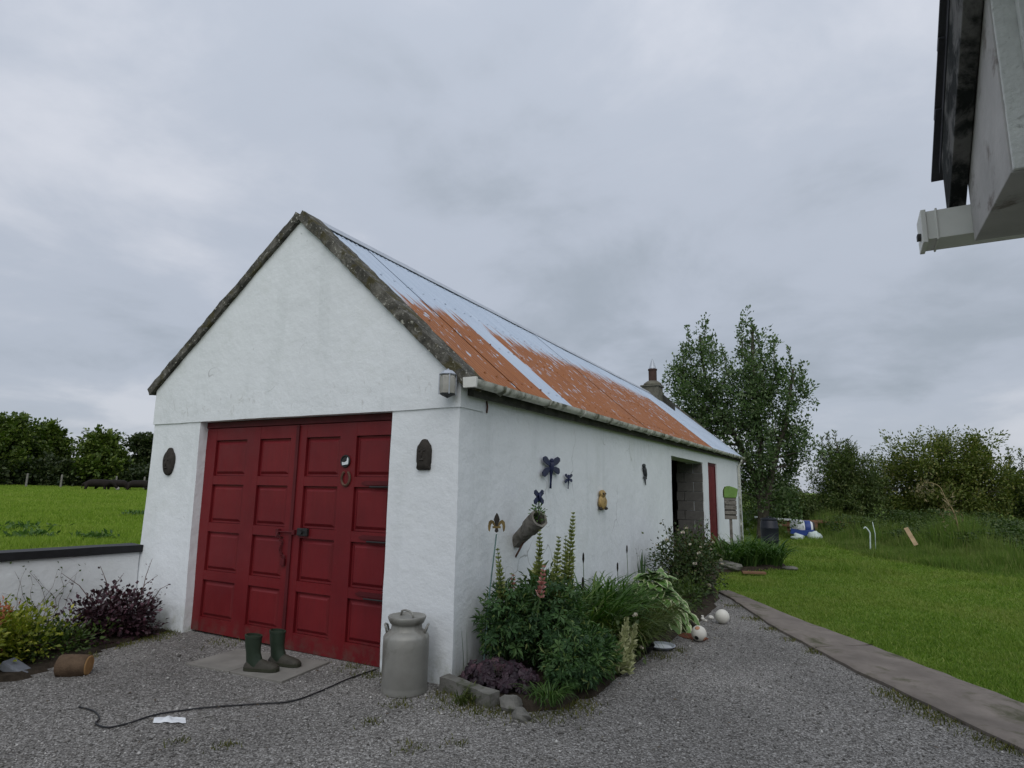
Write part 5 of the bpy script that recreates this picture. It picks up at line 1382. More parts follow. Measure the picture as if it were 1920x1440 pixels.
# iris fans
def iris(label, c, n_, L, W, mat, spread, az0=None, cat='iris'):
    o = thing('iris', label, cat, (c[0], c[1], 0.06))
    for i in range(n_):
        m_ = MB(); az = rnd.uniform(0, 6.28) if az0 is None else az0 + math.pi*(i % 2)
        ribbon(m_, (c[0]+rnd.gauss(0, 0.012), c[1]+rnd.gauss(0, 0.012), c[2]), az, L*rnd.uniform(0.75, 1.05), W, rnd.uniform(0.05, 0.25), 6, 0, 1.57-spread*rnd.random())
        m_.build('blade', mat, o, smooth=True)
    return o
iris('yellow green iris fan standing in front of the purple heuchera', (0.44, -0.02, 0.10), 6, 0.36, 0.024, M['iris'], 0.22, 0.5)
iris('single slim iris blade against the wall at the barn corner', (0.09, 0.08, 0.05), 2, 0.45, 0.022, M['iris_dark'], 0.06)
iris('upright dark iris blades between hosta and rose bush against the wall', (0.30, 4.40, 0.06), 9, 0.68, 0.035, M['iris_dark'], 0.22)

def strap_clump(name, label, cat, c, rad, n_, L, W, mat, arch=(1.0, 2.2), up0=1.35, wall=0.04, z0=0.05):
    o = thing(name, label, cat, (c[0], c[1], z0))
    m_ = MB()
    for i in range(n_):
        a = rnd.uniform(0, 6.28); k = rad*rnd.random()**0.5
        x, y = c[0]+k*math.cos(a), c[1]+k*math.sin(a)*1.1
        az = a + rnd.gauss(0, 0.6)
        if x < 0.3 and math.cos(az) < -0.3: az = math.pi-az
        ribbon(m_, (max(x, wall), y, z0), az, L*rnd.uniform(0.6, 1.1), W*rnd.uniform(0.7, 1.2), rnd.uniform(*arch), 7, rnd.uniform(-1, 1), up0-rnd.random()*0.35)
    stuff(m_.build('leaves', mat, o, smooth=True))
    return o
strap_clump('daylily', 'broad strap leaved daylily clump behind the lupins', 'daylily', (0.45, 1.70), 0.28, 290, 0.88, 0.028, M['strap'])
strap_clump('daylily', 'daylily clump between lupins and hosta against the wall', 'daylily', (0.42, 2.55), 0.30, 290, 0.85, 0.030, M['strap'])
strap_clump('ornamental_grass', 'wispy thin leaved grass clump in front of the daylilies', 'grass clump', (0.86, 1.70), 0.24, 520, 0.62, 0.010, M['wispy'], (1.2, 2.6))
strap_clump('ornamental_grass', 'wispy thin leaved grass clump just left of the hosta', 'grass clump', (0.88, 2.45), 0.22, 460, 0.60, 0.010, M['wispy'], (1.2, 2.6))
strap_clump('ornamental_grass', 'small wispy grass tuft drooping at the flower bed corner', 'grass clump', (0.86, -0.02), 0.12, 150, 0.24, 0.007, M['strap_dark'], (1.4, 2.8))
strap_clump('ornamental_grass', 'short yellowish grass tuft before the kerb stone', 'grass clump', (0.30, -0.27), 0.07, 70, 0.17, 0.009, M['wispy'], (1.0, 2.4), z0=0.015)
for i, (x, y) in enumerate(((0.62, 9.35), (1.02, 9.75), (1.42, 10.1), (0.75, 10.3))):
    strap_clump('agapanthus', ('strap leaved clump nearest the narrow red door', 'strap leaved clump in the middle before the barn far corner', 'strap leaved clump at the lawn side near the blue barrel', 'strap leaved clump closest to the wall near the far corner')[i], 'agapanthus', (x, y), 0.26, 170, 0.85, 0.034, M['strap_dark'], (1.1, 2.2))
    bpy.data.objects[-1 if False else [o.name for o in COL.objects if o.name.startswith('agapanthus')][-1]]['group'] = 'strap leaved clumps at the far end of the barn'
strap_clump('crocosmia', 'bronze tinged leafy plant at the foot of the narrow red door', 'plant', (0.22, 9.6), 0.16, 110, 0.75, 0.022, M['red_leaf'], (0.6, 1.6))
# dried poker stalks
for i, (x, y, h) in enumerate(((0.40, 1.865, 0.93), (0.30, 3.70, 0.87), (0.45, 1.72, 0.70), (0.40, 3.0, 0.72))):
    o = thing('seed_stalk', ('tall dark seed stalk behind the daylily nearest the lupins', 'tall dark seed stalk left of the dark iris blades', 'short dark seed stalk beside the lupin spikes', 'short dark seed stalk above the middle of the daylilies')[i], 'seed stalk', (x, y, 0.06), 'dark seed stalks by the wall')
    m_ = MB(); m_.tube([(x, y, 0.05), (x+0.01, y, h*0.6), (x, y+0.01, h-0.1)], 0.004, 5); m_.build('stem', M['stem'], o)
    m_ = MB(); m_.tube([(x, y+0.01, h-0.11), (x, y+0.01, h-0.07), (x, y+0.012, h-0.02), (x, y+0.012, h)], [0.004, 0.012, 0.010, 0.003], 6); m_.build('seed_head', M['dark_hollow'], o)

# hosta: big cream edged leaves, each one a part
m_ = MB(); UVs = []
nu, nv2 = 9, 6
vs = []
for i in range(nu+1):
    t_ = i/nu; w = 0.088*(math.sin(math.pi*min(1, t_*0.97+0.015))**0.62)*(1.12-0.42*t_)
    for j in range(nv2+1):
        v = -1+2*j/nv2
        vs.append((w*v, 0.21*t_, 0.020*abs(v)*math.sin(math.pi*t_) + 0.05*t_-0.12*t_*t_ + 0.004*math.sin(t_*18+v*2)*abs(v))); UVs.append((v, t_))
m_.add(vs, [(i*(nv2+1)+j, i*(nv2+1)+j+1, (i+1)*(nv2+1)+j+1, (i+1)*(nv2+1)+j) for i in range(nu) for j in range(nv2)])
HOS = m_.mesh('hosta_leaf', M['hosta'], True)
ul = HOS.uv_layers.new(name='leaf')
for lp_ in HOS.loops: ul.data[lp_.index].uv = UVs[lp_.vertex_index]
ho = thing('hosta', 'variegated hosta with cream edged leaves tumbling over the bed edge', 'hosta', (0.80, 3.15, 0.06))
for i in range(210):
    a = rnd.uniform(0, 6.28); k = rnd.random()**0.6; tier = 1-k
    p = Vector((0.80+0.40*k*math.cos(a), 3.15+0.52*k*math.sin(a), 0.10+0.50*tier+rnd.uniform(-0.04, 0.05)))
    el_ = 0.5*tier - 0.75*k + rnd.gauss(0, 0.15)
    d_ = Vector((math.cos(a+rnd.gauss(0, 0.35))*math.cos(el_), math.sin(a+rnd.gauss(0, 0.35))*math.cos(el_), math.sin(el_))).normalized()
    nz = (Vector((0, 0, 1)) + Vector((0.3*math.cos(a), 0.3*math.sin(a), 0)) + Vector((rnd.gauss(0, 0.2), rnd.gauss(0, 0.2), 0))); nz = (nz - d_*nz.dot(d_)).normalized(); dx = d_.cross(nz)
    s_ = rnd.uniform(0.70, 1.05)
    inst('leaf', HOS, Matrix(((dx.x*s_, d_.x*s_, nz.x*s_, p.x), (dx.y*s_, d_.y*s_, nz.y*s_, p.y), (dx.z*s_, d_.z*s_, nz.z*s_, p.z), (0, 0, 0, 1))), ho)
m_ = MB()
for i in range(26):
    a = i*0.77; m_.tube([(0.80, 3.15, 0.05), (0.80+0.2*math.cos(a), 3.15+0.24*math.sin(a), 0.28)], 0.005, 5)
m_.build('stalks', M['stem'], ho)

# shrubs built from leafy twigs inside an uneven envelope
def shrub(name, label, cat, c, rad, ncl, per, L, W, mat, trunk_mat='twig', jitter=0.25, clr=0.09, lift=0.0, wall=None, extra=None, group=None, sparse=1.0):
    o = thing(name, label, cat, (c[0], c[1], 0.05), group)
    dirs = unit(ncl); k = rng.random(ncl)**0.45
    cc = np.array([c[0], c[1], c[2]])
    bump_ = 1 + jitter*np.array([mn.noise(Vector(d)*1.9 + Vector(cc)) for d in dirs])*2
    Cp = cc + dirs*np.array(rad)*(k*bump_)[:, None]
    Cp[:, 2] = np.maximum(Cp[:, 2], 0.07)
    if wall is not None: Cp = Cp[wall(Cp)]
    n = len(Cp)
    P = np.repeat(Cp, per, 0) + rng.normal(0, clr, (n*per, 3))
    P[:, 2] = np.maximum(P[:, 2], 0.05)
    ctr = np.repeat(Cp, per, 0)
    D_ = (P-ctr)/clr*0.5 + (P-cc)/np.array(rad)*0.5 + np.array([0, 0, 0.35+lift]) + rng.normal(0, 0.3, P.shape)
    Nn = np.array([0, 0, 1.0]) + (P-cc)*0.4 + rng.normal(0, 0.35, P.shape)
    s_ = rng.uniform(0.65, 1.25, len(P))
    leaf_cloud('foliage', P, D_, Nn, L*s_, W*s_, mat, o)
    m_ = MB()
    for q in Cp[::max(1, n//40)]:
        b = Vector((c[0]+rnd.gauss(0, 0.03), c[1]+rnd.gauss(0, 0.03), 0.04)); q = Vector(q)
        md = b.lerp(q, 0.5) + Vector((rnd.gauss(0, 0.03), rnd.gauss(0, 0.03), 0.04))
        m_.tube([b, md, q], [0.007, 0.005, 0.002], 5)
    m_.build('branches', M[trunk_mat], o)
    return o
rs = shrub('rose_bush', 'straggly rose bush with small white flowers by the cart opening', 'rose bush', (0.72, 5.45, 0.44), (0.55, 0.75, 0.44), 190, 34, 0.050, 0.032, M['rose_leaf'], wall=lambda C_: C_[:, 0] > 0.08)
m_ = MB(); tips = []
for i in range(16):
    a = rnd.uniform(0, 6.28); x, y = 0.70+0.35*math.cos(a), 5.40+0.5*math.sin(a); h = rnd.uniform(0.8, 1.22)
    x = max(x, 0.12)
    m_.tube([(0.7, 5.45, 0.3), (0.5*(0.7+x), 0.5*(5.45+y), 0.65), (x, y, h)], [0.006, 0.004, 0.002], 5); tips.append((x, y, h))
m_.build('canes', M['twig'], rs)
PP = []
for (x, y, h) in tips:
    for k in range(14): PP.append((x+(0.7-x)*k*0.035+rnd.gauss(0, 0.02), y+(5.45-y)*k*0.035+rnd.gauss(0, 0.02), h-0.04*k))
PP = np.array(PP); leaf_cloud('cane_leaves', PP, unit(len(PP))+[0, 0, 0.3], unit(len(PP)), 0.055, 0.034, M['rose_leaf'], rs)
def flower(parent, c, r_, mat):
    n = 16; a = rng.uniform(0, 6.28, n); el_ = rng.uniform(0.1, 1.3, n)
    D_ = np.stack([np.cos(a)*np.cos(el_), np.sin(a)*np.cos(el_), np.sin(el_)], 1)
    return leaf_cloud('flower', np.tile(np.array(c), (n, 1)), D_, unit(n), r_, r_*0.9, mat, parent, 0.1, kind=False)
for i in range(17):
    u = unit(1)[0]; p = (max(0.15, 0.72+u[0]*0.52), 5.40+u[1]*0.62-0.1, 0.48+abs(u[2])*0.55)
    flower(rs, p, rnd.uniform(0.020, 0.038), M['petal'])
flower(rs, (1.10, 5.0, 0.25), 0.04, M['petal']); flower(rs, (0.95, 4.85, 0.55), 0.045, M['petal'])
pk_ = shrub('geranium', 'low leafy plant with one small pale flower above the drooping spike', 'plant', (0.98, 1.45, 0.20), (0.16, 0.20, 0.14), 30, 22, 0.05, 0.034, M['mid_leaf'], clr=0.05)
flower(pk_, (1.06, 1.55, 0.41), 0.034, M['petal']); flower(pk_, (1.15, 1.40, 0.16), 0.030, M['petal'])
m_ = MB(); m_.tube([(1.0, 1.5, 0.2), (1.06, 1.55, 0.41)], 0.003, 4); m_.build('flower_stem', M['stem'], pk_)
lt = shrub('trailing_plant', 'small leafy plant growing from the open end of the log planter', 'plant', (0.315, 0.93, 1.375), (0.05, 0.05, 0.04), 10, 10, 0.035, 0.022, M['strap'], clr=0.025)
for ch in list(lt.children):
    if ch.name.startswith('branches'): bpy.data.objects.remove(ch)
cl = shrub('columbine', 'dark broad leaved seedling against the wall behind the lupins', 'plant', (0.28, 0.95, 0.62), (0.16, 0.20, 0.20), 16, 12, 0.10, 0.075, M['dark_leaf'], clr=0.06)
shrub('ground_cover', 'low dark green plants filling the bed between hosta and rose bush', 'plant', (0.85, 4.35, 0.16), (0.32, 0.60, 0.16), 60, 30, 0.05, 0.03, M['mid_leaf'], clr=0.07)

# left bed
pi = shrub('pieris_shrub', 'yellow green shrub with orange young leaves by the low white wall', 'shrub', (-3.72, -1.50, 0.22), (0.38, 0.46, 0.20), 120, 34, 0.048, 0.027, M['gold_leaf'], clr=0.06, lift=0.2)
PP = np.array([(-3.62, -1.62, 0.46)]) + rng.normal(0, 0.05, (60, 3)); leaf_cloud('young_leaves', PP, unit(60)+[0, 0, 0.7], unit(60), 0.055, 0.020, M['orange_leaf'], pi)
PP = np.array([(-3.5, -1.75, 0.26)]) + rng.normal(0, 0.06, (50, 3)); leaf_cloud('young_leaves', PP, unit(50)+[0, 0, 0.7], unit(50), 0.05, 0.018, M['orange_leaf'], pi)
shrub('pieris_shrub', 'yellow green shrub at the picture edge nearest the camera', 'shrub', (-3.55, -1.98, 0.28), (0.40, 0.36, 0.28), 110, 34, 0.048, 0.027, M['gold_leaf'], clr=0.06, lift=0.2)
shrub('evergreen_shrub', 'dark green leafy shrub under the yellow green one', 'shrub', (-3.62, -1.18, 0.12), (0.32, 0.34, 0.13), 60, 26, 0.05, 0.024, M['mid_leaf'], clr=0.06)
shrub('bay_seedling', 'upright dark leafy sprig by the wall above the yellow shrub', 'shrub', (-4.10, -1.75, 0.52), (0.10, 0.10, 0.22), 12, 14, 0.07, 0.03, M['mid_leaf'], clr=0.04)
pu = shrub('purple_shrub', 'dark purple leaved shrub in the corner of wall and gable', 'shrub', (-3.86, -0.50, 0.20), (0.36, 0.40, 0.24), 110, 30, 0.048, 0.036, M['purple'], clr=0.055, wall=lambda C_: C_[:, 1] < -0.03)
m_ = MB(); PP = []
for (x, y, h, x2, y2) in ((-3.85, -0.25, 0.75, -4.02, -0.06), (-4.0, -0.45, 0.70, -4.22, -0.50), (-3.95, -0.62, 0.66, -4.26, -0.85), (-3.75, -0.2, 0.52, -3.58, -0.10), (-3.9, -0.3, 0.58, -3.90, -0.05), (-4.0, -0.5, 0.60, -4.20, -0.25)):
    p0, p2 = Vector((x, y, 0.3)), Vector((x2, y2, h)); p1 = p0.lerp(p2, 0.5)+Vector((0.02, -0.02, 0.06))
    m_.tube([p0, p1, p2], [0.005, 0.004, 0.002], 5)
    for k in range(9):
        q = p0.lerp(p2, 0.3+0.08*k); PP.append((q.x+rnd.gauss(0, 0.02), q.y-abs(rnd.gauss(0, 0.015)), q.z+rnd.gauss(0, 0.025)))
m_.build('long_shoots', M['twig'], pu); PP = np.array(PP); leaf_cloud('shoot_leaves', PP, unit(len(PP)), unit(len(PP)), 0.028, 0.018, M['purple'], pu)
cb_ = thing('climber', 'bare wispy climber stems spreading over the low white wall', 'climber', (-4.2, -0.75, 0.05))
m_ = MB(); PP = []
for i in range(18):
    y0 = -0.95+rnd.gauss(0, 0.2); p = Vector((-4.30+0.12*(y0+0.4)*0.6, y0, 0.05)); p.x = -4.325 + 0.139*(p.y) + 0.0; pts = []
    hd = rnd.gauss(0.0, 0.5)
    for k in range(9):
        pts.append(p.copy()); hd += rnd.gauss(0, 0.25)
        p = p + Vector((0, math.sin(hd)*0.085, math.cos(hd)*0.085)); p.x = -4.318 + 0.139*p.y + rnd.uniform(0.005, 0.02)
        p.z = min(p.z, 0.78); p.y = min(p.y, -0.05)
        if k > 3 and rnd.random() < 0.7: PP.append(tuple(p))
    m_.tube(pts, [0.0032*(1-k/11) for k in range(9)], 4)
m_.build('stems', M['twig'], cb_)
PP = np.array(PP); leaf_cloud('leaves', PP, unit(len(PP))+[0.5, 0, 0], unit(len(PP)), 0.030, 0.020, M['mid_leaf'], cb_)

# ================================================================== TREES
def tree(name, label, base, envs, ncl, per, L, W, mat, clr, trunk=None, cat='tree', group=None, up_=0.3, tr=0.14, bark='bark', limbs=60, droop=0.0, seed=0.0, hollow=0.4, gapt=-0.22):
    """envs: list of (centre, radii, weight) lobes of the crown; leaf clumps fill them unevenly, limbs reach each clump"""
    o = thing(name, label, cat, base, group)
    base = Vector(base)
    Cs = []
    wsum = sum(e_[2] for e_ in envs)
    for (c, r_, w) in envs:
        n = int(ncl*w/wsum); d_ = unit(n); k = rng.random(n)**hollow
        bmp = np.array([mn.noise(Vector(q)*2.1+Vector((seed, c[0], c[1]))) for q in d_])
        gap = np.array([mn.noise(Vector(q)*3.7+Vector((seed+5, c[1], c[2]))) for q in d_])
        Cq = np.array(c) + d_*np.array(r_)*(k*(1+0.45*bmp))[:, None]
        Cs.append(Cq[gap > gapt])
    Cp = np.concatenate(Cs)
    Cp = Cp[Cp[:, 2] > base.z + 0.15]
    n = len(Cp)
    axis = np.tile(np.array([0, 0, 1.0]), (n, 1))*up_ + rng.normal(0, 0.5, (n, 3))
    axis /= np.linalg.norm(axis, axis=1, keepdims=True)
    # each clump: leaves along a short twig
    u = np.clip(rng.normal(0, 1, (n, per)), -1.5, 1.5)
    P = Cp[:, None, :] + axis[:, None, :]*(u*clr*1.5)[..., None] + np.clip(rng.normal(0, 1, (n, per, 3)), -1.5, 1.5)*clr*0.55
    P = P.reshape(-1, 3); P[:, 2] -= droop*np.abs(rng.normal(0, clr, len(P)))
    ctr = np.repeat(Cp, per, 0)
    D_ = (P-ctr)/clr*0.5 + np.repeat(axis, per, 0)*0.6 + rng.normal(0, 0.45, P.shape)
    Nn = np.array([0, 0, 1.0]) + rng.normal(0, 0.55, P.shape)
    s_ = rng.uniform(0.6, 1.3, len(P))
    leaf_cloud('crown', P, D_, Nn, L*s_, W*s_, mat, o)
    # trunk(s) and limbs
    m_ = MB(); stems = trunk or [[(0, 0, 0), (0, 0, envs[0][0][2]-base.z)]]
    allst = []
    for stt in stems:
        pts = smooth_path([base + Vector(p) for p in stt], 5); nn = len(pts)
        m_.tube(pts, [tr*(1-0.82*i/(nn-1))+0.012 for i in range(nn)], 9)
        allst += pts[nn//6:]
    m_.build('trunk', M[bark], o, smooth=True)
    m_ = MB()
    idx = rng.permutation(n)[:limbs]
    for i in idx:
        q = Vector(Cp[i]); best = min(allst, key=lambda p: (p-q).length + (2.0 if p.z > q.z else 0))
        md = best.lerp(q, 0.5) + Vector((rnd.gauss(0, 0.08), rnd.gauss(0, 0.08), 0.05))*(q-best).length*0.6
        m_.tube([best, md, q, q + Vector(axis[i])*clr*2], [tr*0.22, tr*0.14, tr*0.07, tr*0.02], 5)
    m_.build('limbs', M[bark], o, smooth=True)
    return o
# broad-leaved tree behind the far end of the barn
tree('alder_tree', 'tall airy broadleaved tree behind the far end of the barn', (0.35, 18.4, 0),
     [((-1.45, 18.3, 5.4), (0.95, 1.0, 2.1), 1.5), ((0.35, 18.4, 5.5), (1.0, 1.1, 2.1), 1.7), ((-0.6, 18.5, 4.4), (1.9, 1.3, 1.6), 2.0), ((1.35, 18.2, 4.9), (0.85, 0.9, 1.1), 0.7), ((0.4, 18.6, 2.8), (1.6, 1.2, 1.4), 1.8), ((1.5, 18.6, 3.3), (0.8, 0.9, 0.9), 0.6), ((-2.15, 18.2, 5.6), (0.5, 0.6, 0.8), 0.35), ((0.6, 18.7, 1.5), (1.3, 0.9, 1.1), 1.0), ((-1.6, 18.4, 3.6), (0.9, 0.9, 1.2), 0.8)],
     500, 84, 0.115, 0.074, M['tree_leaf'], 0.20, [[(0, 0, 0), (0.05, 0, 1.4), (-0.5, 0, 3.2), (-1.5, 0, 5.2), (-1.75, -0.1, 7.3)], [(0.1, 0.05, 0), (0.12, 0, 1.6), (0.15, 0, 3.6), (0.05, 0, 5.6), (0.1, 0, 7.4)], [(0.12, 0, 0.6), (0.5, 0, 2.4), (1.0, 0, 4.0), (1.35, -0.1, 5.8)]], up_=0.9, tr=0.13, limbs=170, seed=1.0, gapt=-0.15)
# spires on top
def spires(o, pts, mat, L, W):
    m_ = MB(); PP = []; DD = []
    for (x, y, z0, z1) in pts:
        x1 = x + rnd.gauss(0, 0.1)
        m_.tube([(x, y, z0), (0.5*(x+x1), y, 0.5*(z0+z1)), (x1, y, z1)], [0.02, 0.014, 0.006], 5)
        k = int((z1-z0)*60)
        for i in range(k):
            u = rng.random(); PP.append((x+(x1-x)*u+rng.normal(0, 0.09*(1.15-u)), y+rng.normal(0, 0.09), z0+(z1-z0)*u)); a = rng.uniform(0, 6.28); DD.append((math.cos(a), math.sin(a), 0.9))
    m_.build('leader_twigs', M['bark'], o); leaf_cloud('leader_leaves', np.array(PP), np.array(DD), unit(len(PP)), L, W, mat, o)
tr_ = bpy.data.objects['alder_tree']
spires(tr_, [(-1.75, 18.3, 6.3, 7.75), (-1.35, 18.3, 6.4, 7.9), (-0.95, 18.4, 6.0, 7.3), (-0.45, 18.4, 5.6, 6.9), (0.05, 18.4, 6.3, 7.8), (0.35, 18.4, 6.4, 7.7), (0.75, 18.3, 6.1, 7.4), (1.1, 18.3, 5.7, 6.9), (1.7, 18.2, 5.2, 6.6), (2.0, 18.2, 4.8, 6.0), (-2.35, 18.2, 5.4, 6.6), (-2.0, 18.2, 5.6, 7.0)], M['tree_leaf'], 0.125, 0.07)

# hedge trees at the right
tree('hawthorn_tree', 'broad rounded yellowish green hedge tree at the right', (6.4, 26.2, 0), [((6.6, 26.2, 2.7), (1.9, 1.7, 1.45), 2.2), ((7.7, 26.0, 2.0), (1.5, 1.5, 1.25), 1.2), ((5.2, 26.3, 2.0), (1.3, 1.4, 1.15), 1.1), ((6.4, 25.6, 1.2), (2.3, 1.5, 1.0), 1.2)], 540, 100, 0.115, 0.062, M['thorn_leaf'], 0.22, up_=0.5, tr=0.16, limbs=60, seed=2.0, hollow=0.3)
tree('willow_bush', 'tall feathery hedge bush left of the rounded hedge tree', (3.1, 24.6, 0), [((2.9, 24.6, 2.3), (0.85, 1.0, 1.2), 1.6), ((3.6, 24.8, 1.7), (0.95, 1.0, 1.0), 1.0), ((2.9, 24.2, 1.0), (1.2, 1.0, 0.8), 0.9)], 300, 100, 0.125, 0.048, M['dark_leaf'], 0.20, up_=1.0, tr=0.10, limbs=50, seed=3.0, hollow=0.3)
tree('hedge_bush', 'low dark bush filling the gap between the tall tree and the hedge', (1.5, 24.0, 0), [((1.4, 24.0, 0.85), (1.2, 1.0, 0.7), 1.0), ((0.2, 23.6, 1.0), (1.3, 1.0, 1.0), 1.0)], 240, 90, 0.115, 0.065, M['dark_leaf'], 0.20, up_=0.5, tr=0.08, limbs=40, seed=4.0, hollow=0.3)
tree('elder_bush', 'wispy dark bush at the right picture edge', (9.6, 26.6, 0), [((9.5, 26.8, 1.5), (1.0, 1.1, 1.0), 1.0), ((10.8, 27.0, 1.2), (1.4, 1.2, 0.9), 1.0), ((12.4, 27.2, 1.1), (1.6, 1.3, 0.9), 1.0)], 300, 90, 0.12, 0.062, M['dark_leaf'], 0.20, up_=0.6, tr=0.09, limbs=60, seed=5.0, hollow=0.33)
el_ = bpy.data.objects['elder_bush']
spires(el_, [(8.9, 26.5, 2.2, 3.5), (9.3, 26.5, 2.3, 3.4), (9.7, 26.5, 2.1, 3.0), (10.1, 26.5, 1.9, 2.7)], M['dark_leaf'], 0.13, 0.04)
spires(bpy.data.objects['willow_bush'], [(2.3, 24.3, 2.9, 3.9), (2.6, 24.4, 3.1, 4.1), (2.9, 24.4, 3.1, 4.15), (3.3, 24.4, 2.8, 3.8), (2.05, 24.3, 2.4, 3.3), (3.7, 24.4, 2.4, 3.3)], M['dark_leaf'], 0.16, 0.045)
tree('far_hedge_tree', 'dark distant tree row seen low beyond the right edge bush', (17, 46, 0), [((15, 46, 2.0), (4, 2, 1.8), 1), ((21, 46, 2.4), (4.5, 2, 2.0), 1)], 200, 50, 0.30, 0.2, M['far_dark'], 0.4, limbs=20, seed=6.0)
# weed patch in front of the hedge: nettles, docks, brambles
n = 260
Pn = polar(900, -3, 24, 20, 29, 0.8)
fe = np.interp(Pn[:, 0], [-2, 1, 3, 4.6, 6.2, 9, 14], [22.0, 21.5, 19.5, 18.0, 16.2, 14.5, 12.5])
Pn = Pn[(Pn[:, 1] > fe) & (Pn[:, 1] < 25.0)]
hh = (0.55+0.75*nz2(Pn, 0.55, 6.0)).clip(0.18, 1.2)*0.6+0.5*np.clip((Pn[:, 1]-np.interp(Pn[:, 0], [-2, 1, 3, 4.6, 6.2, 9, 14], [22, 21.5, 19.5, 18, 16.2, 14.5, 12.5]))/4, 0, 1)
per = 70
P = np.repeat(np.stack([Pn[:, 0], Pn[:, 1], np.zeros(len(Pn))], 1), per, 0)
hr = np.repeat(hh, per)*rng.random(len(P))**0.7
P[:, 2] = hr; P[:, :2] += rng.normal(0, 0.13, (len(P), 2))
D_ = rng.normal(0, 1, P.shape); D_[:, 2] = np.abs(D_[:, 2])*0.5
stuff(leaf_cloud('nettle_patch', P, D_, unit(len(P))+[0, 0, 0.8], rng.uniform(0.06, 0.14, len(P)), 0.05, M['weed_leaf'], None))
bpy.data.objects['nettle_patch']['label'] = 'dark tangle of nettles and brambles in front of the hedge'

# trees across the pasture
far = [('ash_tree', 'largest rounded tree at the left picture edge across the field', (-69.0, 25.2), [((-69.2, 25.2, 5.7), (3.0, 2.5, 2.2), 2.2), ((-69.8, 22.6, 5.2), (3.4, 2.8, 2.7), 1.6), ((-68.4, 25.4, 3.4), (2.8, 3.0, 1.7), 1.2)], 'far_leaf'),
       ('ash_tree', 'smaller light green tree right of the largest one across the field', (-70.4, 29.0), [((-70.6, 29.0, 5.2), (1.7, 1.5, 1.9), 1.3), ((-70.0, 29.9, 3.2), (1.8, 1.9, 1.5), 1.0)], 'far_leaf'),
       ('oak_tree', 'solitary domed tree standing beyond the cattle', (-64.0, 31.3), [((-64.2, 31.0, 4.7), (1.5, 1.7, 1.75), 1.5), ((-63.9, 31.2, 3.1), (1.9, 2.3, 1.5), 1.4), ((-64.3, 32.6, 2.8), (1.3, 1.3, 1.2), 0.6)], 'far_leaf'),
       ('pine_tree', 'dark flat topped tree just left of the barn', (-72.8, 41.2), [((-73.0, 41.2, 6.1), (1.9, 1.9, 0.9), 1.2), ((-73.0, 41.8, 4.0), (1.8, 1.8, 1.3), 0.7)], 'far_dark'),
       ('thorn_bush', 'dark hedge bush below the largest tree across the field', (-66.5, 25.0), [((-66.6, 23.6, 2.1), (1.4, 2.8, 1.1), 1.0), ((-66.2, 27.4, 2.2), (1.3, 2.2, 1.1), 1.0)], 'far_dark'),
       ('thorn_bush', 'dark hedge bush between the light green tree and the domed tree', (-65.3, 28.9), [((-65.5, 28.7, 1.9), (1.2, 1.4, 0.85), 1.0), ((-65.6, 30.3, 1.9), (1.2, 1.3, 0.85), 0.8)], 'far_dark'),
       ('thorn_bush', 'dark hedge bush behind the cattle next to the barn', (-62.6, 34.0), [((-62.5, 33.6, 1.9), (1.3, 2.0, 1.0), 1.0), ((-61.8, 36.5, 2.0), (1.3, 2.0, 1.1), 1.0), ((-60.8, 39.5, 2.1), (1.4, 2.3, 1.1), 1.0)], 'far_dark'),
       ('thorn_bush', 'dark hedge bush at the far left under the tree crowns', (-67.5, 20.5), [((-67.6, 19.8, 2.1), (1.4, 2.5, 1.2), 1.0)], 'far_dark')]
for i, (nm, lb_, (x, y), envs, mt_) in enumerate(far):
    b = float(hgt(np.array([x]), np.array([y]))[0])
    tree(nm, lb_, (x, y, b-0.05), envs, 260, 80, 0.34, 0.25, M[mt_], 0.36, tr=0.22, limbs=26, seed=7.0+i, group='trees and bushes across the field', hollow=0.3, up_=0.4)
# fence posts and wire across the field
def fpost(x, y, label):
    b = float(hgt(np.array([x]), np.array([y]))[0])
    o = thing('fence_post', label, 'fence post', (x, y, b), 'fence posts across the field')
    m_ = MB(); m_.tube([(x, y, b-0.1), (x+0.02, y, b+1.15), (x+0.02, y, b+1.2)], [0.085, 0.08, 0.05], 7); m_.build('stake', M['post'], o)
    m_ = MB(); m_.box(x+0.07, x+0.10, y-0.03, y+0.03, b+0.95, b+1.0); m_.build('staple', M['wire'], o)
for i, (x, y) in enumerate(((-61.6, 23.8), (-60.6, 26.1), (-59.2, 30.2), (-58.3, 32.4))):
    fpost(x, y, ('pale fence post under the largest far tree', 'pale fence post left of the cattle', 'pale fence post behind the middle of the cattle', 'pale fence post just left of the barn behind the cattle')[i])

